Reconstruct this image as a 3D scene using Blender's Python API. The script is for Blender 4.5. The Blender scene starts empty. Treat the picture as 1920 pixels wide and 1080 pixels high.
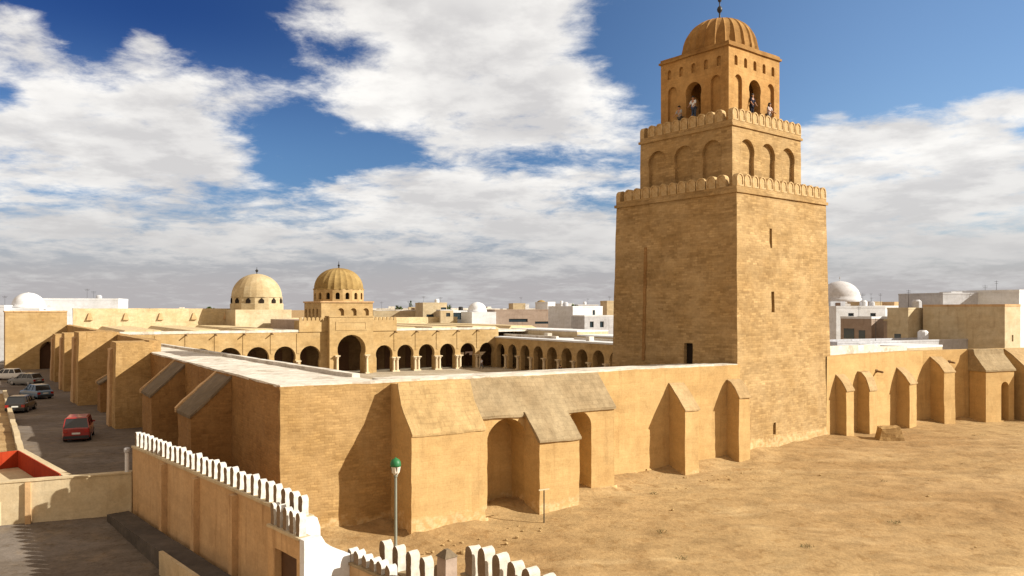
import bpy, bmesh, math, random
from mathutils import Vector, Matrix, noise
R = math.radians
sin, cos, pi = math.sin, math.cos, math.pi
random.seed(7)

# ------------------------------------------------------------------ camera
C = bpy.context.scene.collection
scn = bpy.context.scene
EYE = 9.35            # eye height above the ground by the tower, metres
F = 1500.0            # focal length in pixels of the 1920 wide photograph
HZ = 580.0            # picture row of the horizon
cd = bpy.data.cameras.new("camera")
cam = bpy.data.objects.new("camera", cd)
C.objects.link(cam)
cam.location = (0, 0, EYE)
cam.rotation_euler = (R(90), 0, 0)
cd.sensor_width = 36.0
cd.lens = 36.0 * F / 1920.0
cd.shift_y = (HZ - 540.0) / 1920.0
cd.clip_start = 0.5
cd.clip_end = 12000.0
scn.camera = cam

# ------------------------------------------------------------------ light
SUN_EL = R(27.5)
sh = Vector((0.98, -0.20)).normalized()
SUN = Vector((sh.x * cos(SUN_EL), sh.y * cos(SUN_EL), sin(SUN_EL)))
sl = bpy.data.lights.new("sun", 'SUN')
sl.energy = 5.0
sl.angle = R(0.5)
sl.color = (1.0, 0.95, 0.83)
so = bpy.data.objects.new("sun", sl)
C.objects.link(so)
so.location = SUN * 300
so.rotation_euler = (-SUN).to_track_quat('-Z', 'Y').to_euler()
scn.view_settings.view_transform = 'Standard'
scn.view_settings.look = 'None'
scn.view_settings.exposure = 0.80
scn.view_settings.gamma = 1.0


class NT:
    """small helper for building node trees"""
    def __init__(s, tree):
        s.t = tree
        s.n = tree.nodes
        s.l = tree.links
        s.n.clear()

    def new(s, typ, **kw):
        nd = s.n.new(typ)
        for k, v in kw.items():
            setattr(nd, k, v)
        return nd

    def put(s, sock, v):
        if isinstance(v, bpy.types.NodeSocket):
            s.l.new(v, sock)
        elif v is not None:
            sock.default_value = v

    def m(s, op, a, b=None, c=None, clamp=False):
        nd = s.new('ShaderNodeMath', operation=op)
        nd.use_clamp = clamp
        s.put(nd.inputs[0], a)
        if b is not None:
            s.put(nd.inputs[1], b)
        if c is not None:
            s.put(nd.inputs[2], c)
        return nd.outputs[0]

    def vm(s, op, a, b=None):
        nd = s.new('ShaderNodeVectorMath', operation=op)
        s.put(nd.inputs[0], a)
        if b is not None:
            s.put(nd.inputs[1], b)
        return nd.outputs[0]

    def smooth(s, v, lo, hi, a=0.0, b=1.0):
        nd = s.new('ShaderNodeMapRange', interpolation_type='SMOOTHSTEP')
        s.put(nd.inputs[0], v)
        s.put(nd.inputs[1], lo)
        s.put(nd.inputs[2], hi)
        nd.inputs[3].default_value = a
        nd.inputs[4].default_value = b
        return nd.outputs[0]

    def noise(s, vec, scale, detail=4.0, rough=0.55, dist=0.0, lac=2.0):
        nd = s.new('ShaderNodeTexNoise')
        s.put(nd.inputs['Vector'], vec)
        nd.inputs['Scale'].default_value = scale
        nd.inputs['Detail'].default_value = detail
        nd.inputs['Roughness'].default_value = rough
        nd.inputs['Distortion'].default_value = dist
        nd.inputs['Lacunarity'].default_value = lac
        return nd.outputs['Fac']

    def mix(s, f, a, b, mode='MIX'):
        nd = s.new('ShaderNodeMix', data_type='RGBA', blend_type=mode)
        s.put(nd.inputs[0], f)
        s.put(nd.inputs[6], a if not isinstance(a, tuple) else (*a, 1.0)[:4])
        s.put(nd.inputs[7], b if not isinstance(b, tuple) else (*b, 1.0)[:4])
        return nd.outputs[2]

    def grey(s, v):
        nd = s.new('ShaderNodeCombineColor')
        for i in range(3):
            s.put(nd.inputs[i], v)
        return nd.outputs[0]

    def xyz(s, x, y, z):
        nd = s.new('ShaderNodeCombineXYZ')
        s.put(nd.inputs[0], x)
        s.put(nd.inputs[1], y)
        s.put(nd.inputs[2], z)
        return nd.outputs[0]


# ------------------------------------------------------------------ sky with clouds
def pix_dir(px, py):
    x, z = (px - 960.0) / F, (HZ - py) / F
    az = math.atan2(x, 1.0)
    el = math.atan2(z, math.hypot(x, 1.0))
    return az, el


world = bpy.data.worlds.new("World")
scn.world = world
world.use_nodes = True
w = NT(world.node_tree)
out = w.new('ShaderNodeOutputWorld')
bg = w.new('ShaderNodeBackground')
bg.inputs[1].default_value = 0.055
w.l.new(bg.outputs[0], out.inputs[0])
sky = w.new('ShaderNodeTexSky')
sky.sky_type = 'NISHITA'
sky.sun_disc = False
sky.sun_elevation = SUN_EL
sky.sun_rotation = math.atan2(sh.x, sh.y)
sky.altitude = 100
sky.air_density = 1.0
sky.dust_density = 0.4
sky.ozone_density = 2.2
tc = w.new('ShaderNodeTexCoord')
D = tc.outputs['Generated']
sep = w.new('ShaderNodeSeparateXYZ')
w.l.new(D, sep.inputs[0])
dx, dy, dz = sep.outputs
az = w.m('ARCTAN2', dx, dy)
el = w.m('ARCSINE', dz)
zz = w.m('ADD', w.m('MAXIMUM', dz, 0.0), 0.16)
PX = w.m('DIVIDE', dx, zz)
PY = w.m('DIVIDE', dy, zz)
P = w.xyz(PX, PY, 3.7)
Ps = w.xyz(w.m('ADD', PX, 0.10), w.m('ADD', PY, -0.16), 3.7)
big = w.m('ADD', w.m('MULTIPLY', w.noise(P, 1.7, 4.0, 0.55, 0.3), 0.50), w.m('ADD', w.m('MULTIPLY', w.noise(P, 4.2, 6.0, 0.62, 0.4), 0.52), w.m('MULTIPLY', w.noise(P, 12.0, 7.0, 0.70, 0.2), 0.26)))
big2 = w.noise(Ps, 1.35, 5.0, 0.55, 0.25)
# broad cloud fields, each an ellipse of sky directions: picture column, row, half width, half height, weight
FIELDS = [
    (330, 180, 200, 120, .34), (90, 200, 200, 130, .34), (250, 300, 330, 120, .34), (60, 90, 90, 75, .34), (275, 80, 70, 50, .34), (380, 130, 80, 40, .30), (450, 180, 220, 55, .28),
    (200, 400, 300, 55, .20), (420, 340, 130, 60, .22), (800, 180, 260, 90, .34), (860, 80, 260, 110, .42), (1010, 200, 210, 110, .38), (760, 10, 170, 45, .34), (1000, 20, 130, 60, .34),
    (1150, 200, 110, 60, .38), (1060, 270, 140, 50, .30), (860, 370, 330, 60, .32), (1010, 430, 260, 70, .30), (700, 410, 260, 50, .26), (450, 450, 420, 34, .26), (640, 30, 60, 60, .18),
    (540, 40, 60, 40, .10), (1700, 300, 260, 60, .32), (1870, 200, 120, 32, .36), (1700, 255, 220, 42, .36), (1640, 380, 300, 80, .34), (1850, 320, 170, 80, .34),
    (1565, 215, 45, 18, .26), (60, 395, 160, 45, .20), (640, 345, 160, 30, .18), (1700, 470, 330, 45, .26), (1120, 320, 120, 60, .20), (1080, 75, 90, 40, .12),
]
HOLES = [
    (555, 245, 100, 55, .42), (170, 40, 70, 60, .42), (130, 5, 120, 22, .40), (640, 280, 150, 40, .30), (330, 15, 200, 45, .36), (470, 85, 120, 36, .30), (640, 92, 100, 26, .26), (700, 95, 40, 16, .14),
    (1330, 110, 200, 120, .44), (1640, 70, 330, 95, .46), (1850, 65, 220, 75, .40), (1000, 290, 150, 20, .22), (570, 310, 100, 30, .20),
    (10, 175, 40, 20, .30), (120, 358, 80, 14, .20), (560, 130, 60, 20, .20),
]


def field(px, py, rx, ry, wt):
    a0, e0 = pix_dir(px, py)
    ra = rx / F * cos(a0) ** 2
    re = ry / F * cos(a0)
    u = w.m('MULTIPLY', w.m('SUBTRACT', az, a0), 1.0 / ra)
    v = w.m('MULTIPLY', w.m('SUBTRACT', el, e0), 1.0 / re)
    d2 = w.m('ADD', w.m('MULTIPLY', u, u), w.m('MULTIPLY', v, v))
    g = w.m('POWER', 2.718, w.m('MULTIPLY', d2, -0.8))
    return w.m('MULTIPLY', g, wt)


bias = None
for f_ in FIELDS:
    g_ = field(*f_)
    bias = g_ if bias is None else w.m('MAXIMUM', w.m('ADD', w.m('MULTIPLY', bias, .35), w.m('MULTIPLY', g_, .35)), w.m('MAXIMUM', bias, g_))
hole = None
for f_ in HOLES:
    g_ = field(*f_)
    hole = g_ if hole is None else w.m('MAXIMUM', hole, g_)
# behind the camera and overhead: unseen clouds added to fill and warm the shade
front = w.smooth(dy, 0.0, 0.4)
over = w.smooth(el, 0.45, 0.7)
amb = w.m('MAXIMUM', w.m('SUBTRACT', 1.0, front), over)
bias = w.m('ADD', bias, w.m('MULTIPLY', amb, 0.30))
bias = w.m('SUBTRACT', w.m('MULTIPLY', bias, 0.72), w.m('MULTIPLY', hole, 0.85))
dens = w.m('ADD', big, bias)
dens2 = w.m('ADD', big2, bias)
cover = w.smooth(dens, 0.60, 0.84)
thick = w.smooth(dens2, 0.50, 0.85)
wisp = w.noise(P, 4.5, 6.0, 0.6)
shade = w.m('ADD', w.m('MULTIPLY', thick, 0.60), w.m('MULTIPLY', w.smooth(wisp, 0.36, 0.64), 0.55), clamp=True)
ccol = w.mix(shade, (11.2, 10.9, 10.4), (7.2, 7.0, 6.9))
low = w.smooth(el, 0.03, 0.16)
ccol = w.mix(w.m('MULTIPLY', w.m('SUBTRACT', 1.0, low), 0.90), ccol, (6.1, 6.0, 6.0))
skyc = w.mix(1.0, sky.outputs[0], (0.50, 0.74, 1.10), 'MULTIPLY')
veil = w.m('MULTIPLY', w.smooth(el, 0.02, 0.155, 1.0, 0.0), 0.96)
skyc = w.mix(w.smooth(az, -0.05, 0.5), skyc, w.mix(1.0, skyc, (2.3, 1.85, 1.5), 'MULTIPLY'))
skyc = w.mix(veil, skyc, (4.8, 4.85, 5.3))
ccol = w.mix(amb, ccol, (9.0, 7.2, 5.4))      # warm tint given to the unseen clouds, to warm the shaded walls
leftdeep = w.m('SUBTRACT', 1.0, w.m('MULTIPLY', w.smooth(az, -0.45, 0.12, 1.0, 0.0), w.smooth(el, 0.17, 0.34)))
skyc = w.mix(1.0, skyc, w.mix(leftdeep, (0.30, 0.40, 0.58), (1.04, 0.97, 0.90)), 'MULTIPLY')
res = w.mix(w.m('MULTIPLY', cover, 0.96), skyc, ccol)
w.l.new(res, bg.inputs[0])


# ------------------------------------------------------------------ helpers
def at(px, py, Y):
    """the point at distance Y that the photograph shows at px, py"""
    return Vector(((px - 960.0) / F * Y, Y, EYE - (py - HZ) / F * Y))


def gz(y):
    """height of the ground: it falls towards the viewer"""
    if y >= 52:
        return 0.0
    if y <= 32:
        return -1.5
    return -1.5 + (y - 32) / 20.0 * 1.5


def tag(o, label=None, cat=None, group=None, kind=None):
    if label:
        o['label'] = label
    if cat:
        o['category'] = cat
    if group:
        o['group'] = group
    o['kind'] = kind or 'thing'
    return o


def thing(name, label, cat, loc=(0, 0, 0), rz=0.0, group=None):
    o = bpy.data.objects.new(name, None)
    C.objects.link(o)
    o.location = loc
    o.rotation_euler = (0, 0, rz)
    o.empty_display_size = 0.3
    return tag(o, label, cat, group)


def copy_tree(o, parent=None):
    c = o.copy()
    C.objects.link(c)
    c.parent = parent
    for ch in list(o.children):
        copy_tree(ch, c)
    return c


class MB:
    """collects faces and links them as one mesh object"""
    def __init__(s):
        s.bm = bmesh.new()

    def poly(s, pts):
        vs = [s.bm.verts.new(p) for p in pts]
        try:
            return s.bm.faces.new(vs)
        except ValueError:
            return None

    def box(s, x0, x1, y0, y1, z0, z1, M=None):
        c = [(x0, y0, z0), (x1, y0, z0), (x1, y1, z0), (x0, y1, z0), (x0, y0, z1), (x1, y0, z1), (x1, y1, z1), (x0, y1, z1)]
        s.hull(c, M)

    def hull(s, c, M=None):
        """eight corners: bottom ring then top ring"""
        vs = [s.bm.verts.new(M @ Vector(p) if M else p) for p in c]
        for f in ((3, 2, 1, 0), (4, 5, 6, 7), (0, 1, 5, 4), (1, 2, 6, 5), (2, 3, 7, 6), (3, 0, 4, 7)):
            s.bm.faces.new([vs[i] for i in f])

    def prism(s, pts, vec, M=None):
        """polygon extruded by vec"""
        vec = Vector(vec)
        a = [Vector(p) for p in pts]
        b = [p + vec for p in a]
        if M:
            a = [M @ p for p in a]
            b = [M @ p for p in b]
        va = [s.bm.verts.new(p) for p in a]
        vb = [s.bm.verts.new(p) for p in b]
        n = len(va)
        s.bm.faces.new(va[::-1])
        s.bm.faces.new(vb)
        for i in range(n):
            s.bm.faces.new((va[i], va[(i + 1) % n], vb[(i + 1) % n], vb[i]))

    def lathe(s, prof, n=32, M=None, ripple=None):
        """profile of (radius, z) spun about z"""
        rings = []
        for r, z in prof:
            ring = []
            for i in range(n):
                a = 2 * pi * i / n
                rr = r * (ripple(i) if ripple else 1.0)
                p = Vector((rr * cos(a), rr * sin(a), z))
                ring.append(s.bm.verts.new(M @ p if M else p))
            rings.append(ring)
        for a, b in zip(rings, rings[1:]):
            for i in range(n):
                s.bm.faces.new((a[i], a[(i + 1) % n], b[(i + 1) % n], b[i]))
        s.bm.faces.new(rings[0][::-1])
        s.bm.faces.new(rings[-1])

    def tube(s, p0, p1, r0, r1=None, n=10):
        p0, p1 = Vector(p0), Vector(p1)
        r1 = r0 if r1 is None else r1
        q = (p1 - p0).to_track_quat('Z', 'Y').to_matrix().to_4x4()
        s.lathe([(r0, 0), (r1, (p1 - p0).length)], n, Matrix.Translation(p0) @ q)

    def rough(s, step=0.8, amp=0.03, seed=0.0, zmin=-99):
        """cut into cells and make the surface uneven"""
        bm = s.bm
        bmesh.ops.remove_doubles(bm, verts=bm.verts, dist=0.0005)
        for ax in range(3):
            lo = min(v.co[ax] for v in bm.verts)
            hi = max(v.co[ax] for v in bm.verts)
            k = int((hi - lo) / step)
            nrm = Vector((0, 0, 0))
            nrm[ax] = 1
            for i in range(1, k + 1):
                co = Vector((0, 0, 0))
                co[ax] = lo + (hi - lo) * i / (k + 1) + 0.0137
                bmesh.ops.bisect_plane(bm, geom=bm.verts[:] + bm.edges[:] + bm.faces[:], dist=0.0004, plane_co=co, plane_no=nrm)
        for v in bm.verts:
            if v.co.z < zmin:
                continue
            q = v.co + Vector((seed, seed * .7, 0))
            v.co += noise.noise_vector(q * 0.45) * amp + noise.noise_vector(q * 1.7) * amp * .6 + noise.noise_vector(q * 4.1) * amp * .35

    def build(s, name, mat, parent=None, smooth=False, loc=None, fix=True):
        bm = s.bm
        if fix:
            bmesh.ops.remove_doubles(bm, verts=bm.verts, dist=0.0004)
            bmesh.ops.recalc_face_normals(bm, faces=bm.faces)
        uv = bm.loops.layers.uv.new("metres")
        for f in bm.faces:
            n = f.normal
            f.smooth = smooth
            if abs(n.z) > 0.85:
                for lp in f.loops:
                    lp[uv].uv = (lp.vert.co.x, lp.vert.co.y)
            else:
                h = math.hypot(n.x, n.y) or 1.0
                tx, ty = -n.y / h, n.x / h
                # snap to eighths of a turn so uneven faces keep one continuous pattern
                a = round(math.atan2(ty, tx) / (pi / 8)) * (pi / 8)
                tx, ty = cos(a), sin(a)
                for lp in f.loops:
                    c = lp.vert.co
                    lp[uv].uv = (c.x * tx + c.y * ty, c.z)
        me = bpy.data.meshes.new(name)
        bm.to_mesh(me)
        bm.free()
        for mm in (mat if isinstance(mat, list) else [mat]):
            me.materials.append(mm)
        o = bpy.data.objects.new(name, me)
        C.objects.link(o)
        if loc is not None:
            o.location = loc
        if parent:
            o.parent = parent
        return o


def arch_line(c, wd, zs, shape, n=7, rise=None):
    """left jamb top to right jamb top; returns outline points (x, z) and the widest half width"""
    h = wd / 2
    if shape == 'rect':
        return [(c - h, zs), (c, zs), (c + h, zs)], h
    if shape == 'round':
        return [(c - h * cos(pi * i / (2 * n)), zs + h * sin(pi * i / (2 * n))) for i in range(2 * n + 1)], h
    if shape == 'pointed':
        k = 1.25
        r = h * k
        a1 = math.acos((r - h) / r)
        left = [(c - h + r - r * cos(a1 * i / n), zs + r * sin(a1 * i / n)) for i in range(n + 1)]
        return left + [(2 * c - x, z) for x, z in left[-2::-1]], h
    # horseshoe
    r = h * 1.10
    a0 = -math.acos(h / r)
    pts = [(c - r * cos(a0 + (pi - 2 * a0) * i / (2 * n)), zs + r * sin(a0 + (pi - 2 * a0) * i / (2 * n)) - r * sin(a0)) for i in range(2 * n + 1)]
    return pts, r


def panel(mb, x0, x1, z0, z1, y0, y1, ops=(), closed=True, mp=None):
    """upright wall with arched or square openings. front at y0, back at y1. ops: (centre, width, sill, spring, shape, depth or None)"""
    mp = mp or (lambda x, y, z: (x, y, z))

    def face(pts, y, flip=False):
        pts = [mp(x, y, z) for x, z in pts]
        mb.poly(pts[::-1] if flip else pts)

    def side(y, flip, through):
        cur = x0
        for c, wd, zb, zs, shape, dep in ops:
            if through and dep is not None:
                continue
            line, hw = arch_line(c, wd, zs, shape)
            a, b = c - hw, c + hw
            if a > cur + 1e-4:
                face([(cur, z0), (a, z0), (a, z1), (cur, z1)], y, flip)
            k = len(line) // 2
            low = zb > z0 + 1e-4
            L = [(a, z0)] + ([(c, z0), (c, zb)] if low else []) + [(c - wd / 2, zb if low else z0)] + line[:k + 1] + [(c, z1), (a, z1)]
            Rr = [(b, z1), (c, z1)] + line[k:] + [(c + wd / 2, zb if low else z0)] + ([(c, zb), (c, z0)] if low else []) + [(b, z0)]
            for q in (L, Rr):
                qq = [p for i, p in enumerate(q) if i == 0 or (abs(p[0] - q[i - 1][0]) + abs(p[1] - q[i - 1][1])) > 1e-5]
                face(qq[::-1] if q is Rr else qq, y, flip)
            cur = b
        if x1 > cur + 1e-4:
            face([(cur, z0), (x1, z0), (x1, z1), (cur, z1)], y, flip)

    ops = sorted(ops, key=lambda o: o[0])
    side(y0, False, False)
    for c, wd, zb, zs, shape, dep in ops:
        ye = y1 if dep is None else y0 + dep
        line, hw = arch_line(c, wd, zs, shape)
        ring = [(c - wd / 2, zb)] + line + [(c + wd / 2, zb)]
        ring = [p for i, p in enumerate(ring) if i == 0 or (abs(p[0] - ring[i - 1][0]) + abs(p[1] - ring[i - 1][1])) > 1e-5]
        for p, q in zip(ring, ring[1:] + ([ring[0]] if zb > z0 + 1e-4 else [])):
            mb.poly([mp(p[0], y0, p[1]), mp(p[0], ye, p[1]), mp(q[0], ye, q[1]), mp(q[0], y0, q[1])])
        if dep is not None:
            face(ring[::-1], ye)
    if closed:
        side(y1, True, True)
        for xx in (x0, x1):
            mb.poly([mp(xx, y0, z0), mp(xx, y1, z0), mp(xx, y1, z1), mp(xx, y0, z1)])
        mb.poly([mp(x0, y0, z1), mp(x1, y0, z1), mp(x1, y1, z1), mp(x0, y1, z1)])


def merlon_mesh(name, wd, h, t, mat, pointed=False, ring=False):
    """one upright crenellation with a rounded or pointed head"""
    mb = MB()
    hs = h - wd * (0.62 if pointed else 0.5)
    pts = [(-wd / 2, 0), (wd / 2, 0)] + [(x, z) for x, z in arch_line(0, wd, hs, 'pointed' if pointed else 'round', 4)[0]][::-1]
    mb.prism([(x, -t / 2, z) for x, z in pts], (0, t, 0))
    if ring:   # a raised border round the face, so the middle reads as a shallow panel
        k = 0.72
        for yy in (-t / 2, t / 2):
            o = [(x, z) for x, z in pts]
            i_ = [(x * k, h * .12 + z * (k + .06)) for x, z in pts]
            d = -0.05 if yy < 0 else 0.05
            n = len(o)
            for a in range(n):
                b = (a + 1) % n
                mb.poly([(o[a][0], yy + d, o[a][1]), (o[b][0], yy + d, o[b][1]), (i_[b][0], yy + d, i_[b][1]), (i_[a][0], yy + d, i_[a][1])])
                mb.poly([(i_[a][0], yy + d, i_[a][1]), (i_[b][0], yy + d, i_[b][1]), (i_[b][0], yy, i_[b][1]), (i_[a][0], yy, i_[a][1])])
                mb.poly([(o[a][0], yy, o[a][1]), (o[b][0], yy, o[b][1]), (o[b][0], yy + d, o[b][1]), (o[a][0], yy + d, o[a][1])])
    o = mb.build(name, mat)
    return o


def place(src, parent, loc, rz=0.0, first=False, scale=None):
    o = src if first else src.copy()
    if not first:
        C.objects.link(o)
    o.parent = parent
    o.location = loc
    o.rotation_euler = (0, 0, rz)
    if scale:
        o.scale = scale
    return o


# ------------------------------------------------------------------ materials
def new_mat(name):
    m = bpy.data.materials.new(name)
    m.use_nodes = True
    t = NT(m.node_tree)
    o = t.new('ShaderNodeOutputMaterial')
    b = t.new('ShaderNodeBsdfPrincipled')
    b.inputs['Roughness'].default_value = 0.95
    b.inputs['Specular IOR Level'].default_value = 0.12
    t.l.new(b.outputs[0], o.inputs[0])
    return m, t, b


STONE = 0.72   # overall reflectance of the masonry colours below


def stone(name, c1, c2, courses=0.35, bw=0.46, bh=0.21, blot=0.5, bump=0.4, streak=0.25, coord='UV', fine=9.0, foot=None, band=0.22, patch=0.28):
    blot = blot * 0.55
    m, t, b = new_mat(name)
    tcn = t.new('ShaderNodeTexCoord')
    uv = tcn.outputs[coord]
    # wobble the coordinates a little so that the courses are not ruler straight
    wob = t.new('ShaderNodeTexNoise')
    t.l.new(uv, wob.inputs['Vector'])
    wob.inputs['Scale'].default_value = 0.9
    wv = t.vm('SCALE', t.vm('SUBTRACT', wob.outputs['Color'], (0.5, 0.5, 0.5)), None)
    wv.node.inputs['Scale'].default_value = 0.22
    uvw = t.vm('ADD', uv, wv)
    c1, c2 = (tuple(q * STONE * k for q, k in zip(c, (0.95, 0.99, 1.09))) for c in (c1, c2))
    n1 = t.noise(uv, 0.33, 6.0, 0.62)
    col = t.mix(t.smooth(n1, 0.34, 0.66), c1, c2)
    n2 = t.noise(uvw, 2.1, 5.0, 0.65)
    col = t.mix(1.0, col, t.grey(t.smooth(n2, 0.25, 0.75, 1.0 - 0.36 * blot, 1.0 + 0.26 * blot)), 'MULTIPLY')
    hgt = n2
    if courses > 0:
        br = t.new('ShaderNodeTexBrick')
        t.l.new(uvw, br.inputs['Vector'])
        br.inputs['Scale'].default_value = 1.0
        br.inputs['Brick Width'].default_value = bw
        br.inputs['Row Height'].default_value = bh
        br.inputs['Mortar Size'].default_value = 0.018
        br.inputs['Mortar Smooth'].default_value = 0.6
        br.inputs['Bias'].default_value = 0.0
        k = courses
        br.inputs['Color1'].default_value = (1 - .55 * k, 1 - .62 * k, 1 - .70 * k, 1)
        br.inputs['Color2'].default_value = (1 + .30 * k, 1 + .30 * k, 1 + .28 * k, 1)
        br.inputs['Mortar'].default_value = (1 - .35 * k, 1 - .40 * k, 1 - .48 * k, 1)
        # worn patches where the courses fade
        worn = t.smooth(t.noise(uv, 0.7, 4.0, 0.6), 0.35, 0.62, 0.25, 1.0)
        col = t.mix(worn, col, t.mix(1.0, col, br.outputs['Color'], 'MULTIPLY'))
        hgt = t.m('SUBTRACT', n2, t.m('MULTIPLY', br.outputs['Fac'], 0.55))
    if streak > 0:
        mp = t.new('ShaderNodeMapping')
        t.l.new(uv, mp.inputs['Vector'])
        mp.inputs['Scale'].default_value = (1.6, 0.16, 1.0)
        s1 = t.noise(mp.outputs[0], 1.3, 5.0, 0.6)
        col = t.mix(1.0, col, t.mix(t.smooth(s1, 0.52, 0.75), (1.0, 1.0, 1.0), (1 - .6 * streak, 1 - .68 * streak, 1 - .75 * streak)), 'MULTIPLY')
    if foot:
        # the bare, limey footing where the render has come away, a ragged band above the ground
        sp = t.new('ShaderNodeSeparateXYZ')
        t.l.new(tcn.outputs['UV'], sp.inputs[0])
        hh = t.m('ADD', sp.outputs[1], t.m('MULTIPLY', t.noise(uv, 1.1, 5.0, 0.65), -1.7))
        ft = t.smooth(hh, foot[0] - .35, foot[0], 1.0, 0.0)
        fc = t.mix(t.smooth(t.noise(uvw, 3.2, 4.0, 0.6), 0.4, 0.6), foot[1], foot[2])
        col = t.mix(t.m('MULTIPLY', ft, 0.5), col, fc)
    # long level bands where one season's work meets the next, and ragged repair patches
    mp2 = t.new('ShaderNodeMapping')
    t.l.new(uvw, mp2.inputs['Vector'])
    mp2.inputs['Scale'].default_value = (0.16, 1.5, 1.0)
    bnd = t.noise(mp2.outputs[0], 1.0, 5.0, 0.65)
    col = t.mix(1.0, col, t.grey(t.smooth(bnd, 0.3, 0.7, 1.0 - 0.30 * band, 1.0 + 0.22 * band)), 'MULTIPLY')
    pt = t.noise(uvw, 0.62, 7.0, 0.60)
    col = t.mix(1.0, col, t.mix(t.smooth(pt, 0.545, 0.58), (1.0, 1.0, 1.0), (1.0 + .16 * patch, 1.0 + .17 * patch, 1.0 + .20 * patch)), 'MULTIPLY')
    col = t.mix(1.0, col, t.mix(t.smooth(pt, 0.40, 0.435, 1.0, 0.0), (1.0, 1.0, 1.0), (1.0 - .26 * patch, 1.0 - .30 * patch, 1.0 - .34 * patch)), 'MULTIPLY')
    n3 = t.noise(uv, fine, 4.0, 0.7)
    col = t.mix(1.0, col, t.grey(t.smooth(n3, 0.2, 0.8, 0.90, 1.09)), 'MULTIPLY')
    t.l.new(col, b.inputs['Base Color'])
    bp = t.new('ShaderNodeBump')
    bp.inputs['Strength'].default_value = bump * 0.75
    bp.inputs['Distance'].default_value = 0.06
    t.l.new(t.m('ADD', hgt, t.m('MULTIPLY', n3, 0.35)), bp.inputs['Height'])
    t.l.new(bp.outputs[0], b.inputs['Normal'])
    return m


def plain(name, col, rough=0.6, spec=0.4, metal=0.0, var=0.12, scale=3.0):
    m, t, b = new_mat(name)
    tcn = t.new('ShaderNodeTexCoord')
    n = t.noise(tcn.outputs['Object'], scale, 4.0, 0.6)
    c = t.mix(1.0, (*col, 1.0), t.grey(t.smooth(n, 0.25, 0.75, 1 - var, 1 + var)), 'MULTIPLY')
    t.l.new(c, b.inputs['Base Color'])
    b.inputs['Roughness'].default_value = rough
    b.inputs['Specular IOR Level'].default_value = spec
    b.inputs['Metallic'].default_value = metal
    return m


SAND = (0.56, 0.355, 0.15)
M = {}
M['tower'] = stone('tower_stone', (0.575, 0.38, 0.172), (0.475, 0.295, 0.118), courses=0.50, bw=0.46, bh=0.155, streak=0.15, band=0.40, patch=0.25, fine=5.0, foot=(0.1, (0.62, 0.47, 0.27), (0.47, 0.31, 0.14)))
M['brick'] = stone('wall_brick', (0.55, 0.345, 0.142), (0.46, 0.275, 0.10), courses=0.40, bw=0.34, bh=0.125, streak=0.2, foot=(-1.2, (0.60, 0.45, 0.25), (0.44, 0.28, 0.12)))
M['render'] = stone('ochre_render', (0.67, 0.43, 0.175), (0.62, 0.38, 0.147), courses=0.08, blot=0.30, streak=0.28, bump=0.28, foot=(-1.0, (0.62, 0.47, 0.28), (0.45, 0.29, 0.13)))
M['cap3'] = stone('ochre_cap', (0.56, 0.38, 0.185), (0.48, 0.31, 0.14), courses=0.1, blot=0.7, streak=0.25, bump=0.5)
M['cap'] = stone('weathered_lime', (0.45, 0.33, 0.18), (0.37, 0.26, 0.135), courses=0.15, blot=0.85, streak=0.25, bump=0.6)
M['west'] = stone('west_shaded_brick', (0.44, 0.24, 0.088), (0.36, 0.185, 0.062), courses=0.34, bw=0.34, bh=0.125, streak=0.25)  # street-side brick with its shade darkened into the colour
M['court'] = stone('court_stone', (0.61, 0.41, 0.185), (0.54, 0.345, 0.14), courses=0.22, bw=0.7, bh=0.3, streak=0.15, bump=0.25)
M['lime'] = stone('limewash', (0.86, 0.77, 0.62), (0.72, 0.63, 0.49), courses=0.0, blot=0.8, streak=0.2, bump=0.3, band=0.0, patch=0.9)
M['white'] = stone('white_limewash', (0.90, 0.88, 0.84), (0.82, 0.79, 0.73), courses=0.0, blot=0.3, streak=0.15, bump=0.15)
M['palestone'] = stone('pale_roof_stone', (0.78, 0.60, 0.34), (0.70, 0.52, 0.27), courses=0.12, blot=0.6, streak=0.3, bump=0.25)
M['cream'] = stone('cream_render', (0.74, 0.59, 0.36), (0.65, 0.49, 0.275), courses=0.0, blot=0.5, streak=0.3, bump=0.25)
M['tan'] = stone('tan_render', (0.74, 0.47, 0.23), (0.64, 0.39, 0.18), courses=0.0, blot=0.5, streak=0.6, bump=0.3)
M['mauve'] = stone('dusty_pink_render', (0.50, 0.37, 0.27), (0.44, 0.32, 0.23), courses=0.0, blot=0.4, streak=0.3, bump=0.2)
M['westlit'] = stone('west_sunlit_brick', (0.60, 0.375, 0.155), (0.52, 0.31, 0.115), courses=0.34, bw=0.34, bh=0.125, streak=0.25)  # lighter copy of the same brick, for parts the sun reaches
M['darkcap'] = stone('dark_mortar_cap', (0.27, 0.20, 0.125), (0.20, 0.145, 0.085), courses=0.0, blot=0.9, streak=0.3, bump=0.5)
M['upper'] = stone('upper_storey_stone', (0.60, 0.345, 0.125), (0.50, 0.265, 0.085), courses=0.22, bw=0.5, bh=0.2, streak=0.3, blot=0.7)
M['hall'] = stone('shaded_inner_wall', (0.24, 0.15, 0.07), (0.17, 0.10, 0.05), courses=0.2, blot=0.6, streak=0.3)  # hall interior coloured dark to deepen the shade behind the arches
M['dome'] = stone('ribbed_dome_render', (0.44, 0.29, 0.105), (0.34, 0.21, 0.07), courses=0.0, blot=0.7, streak=0.0, bump=0.3, coord='Object')
M['towerdome'] = stone('tower_dome_render', (0.46, 0.255, 0.085), (0.33, 0.165, 0.05), courses=0.0, blot=0.9, streak=0.0, bump=0.3, coord='Object')
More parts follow.
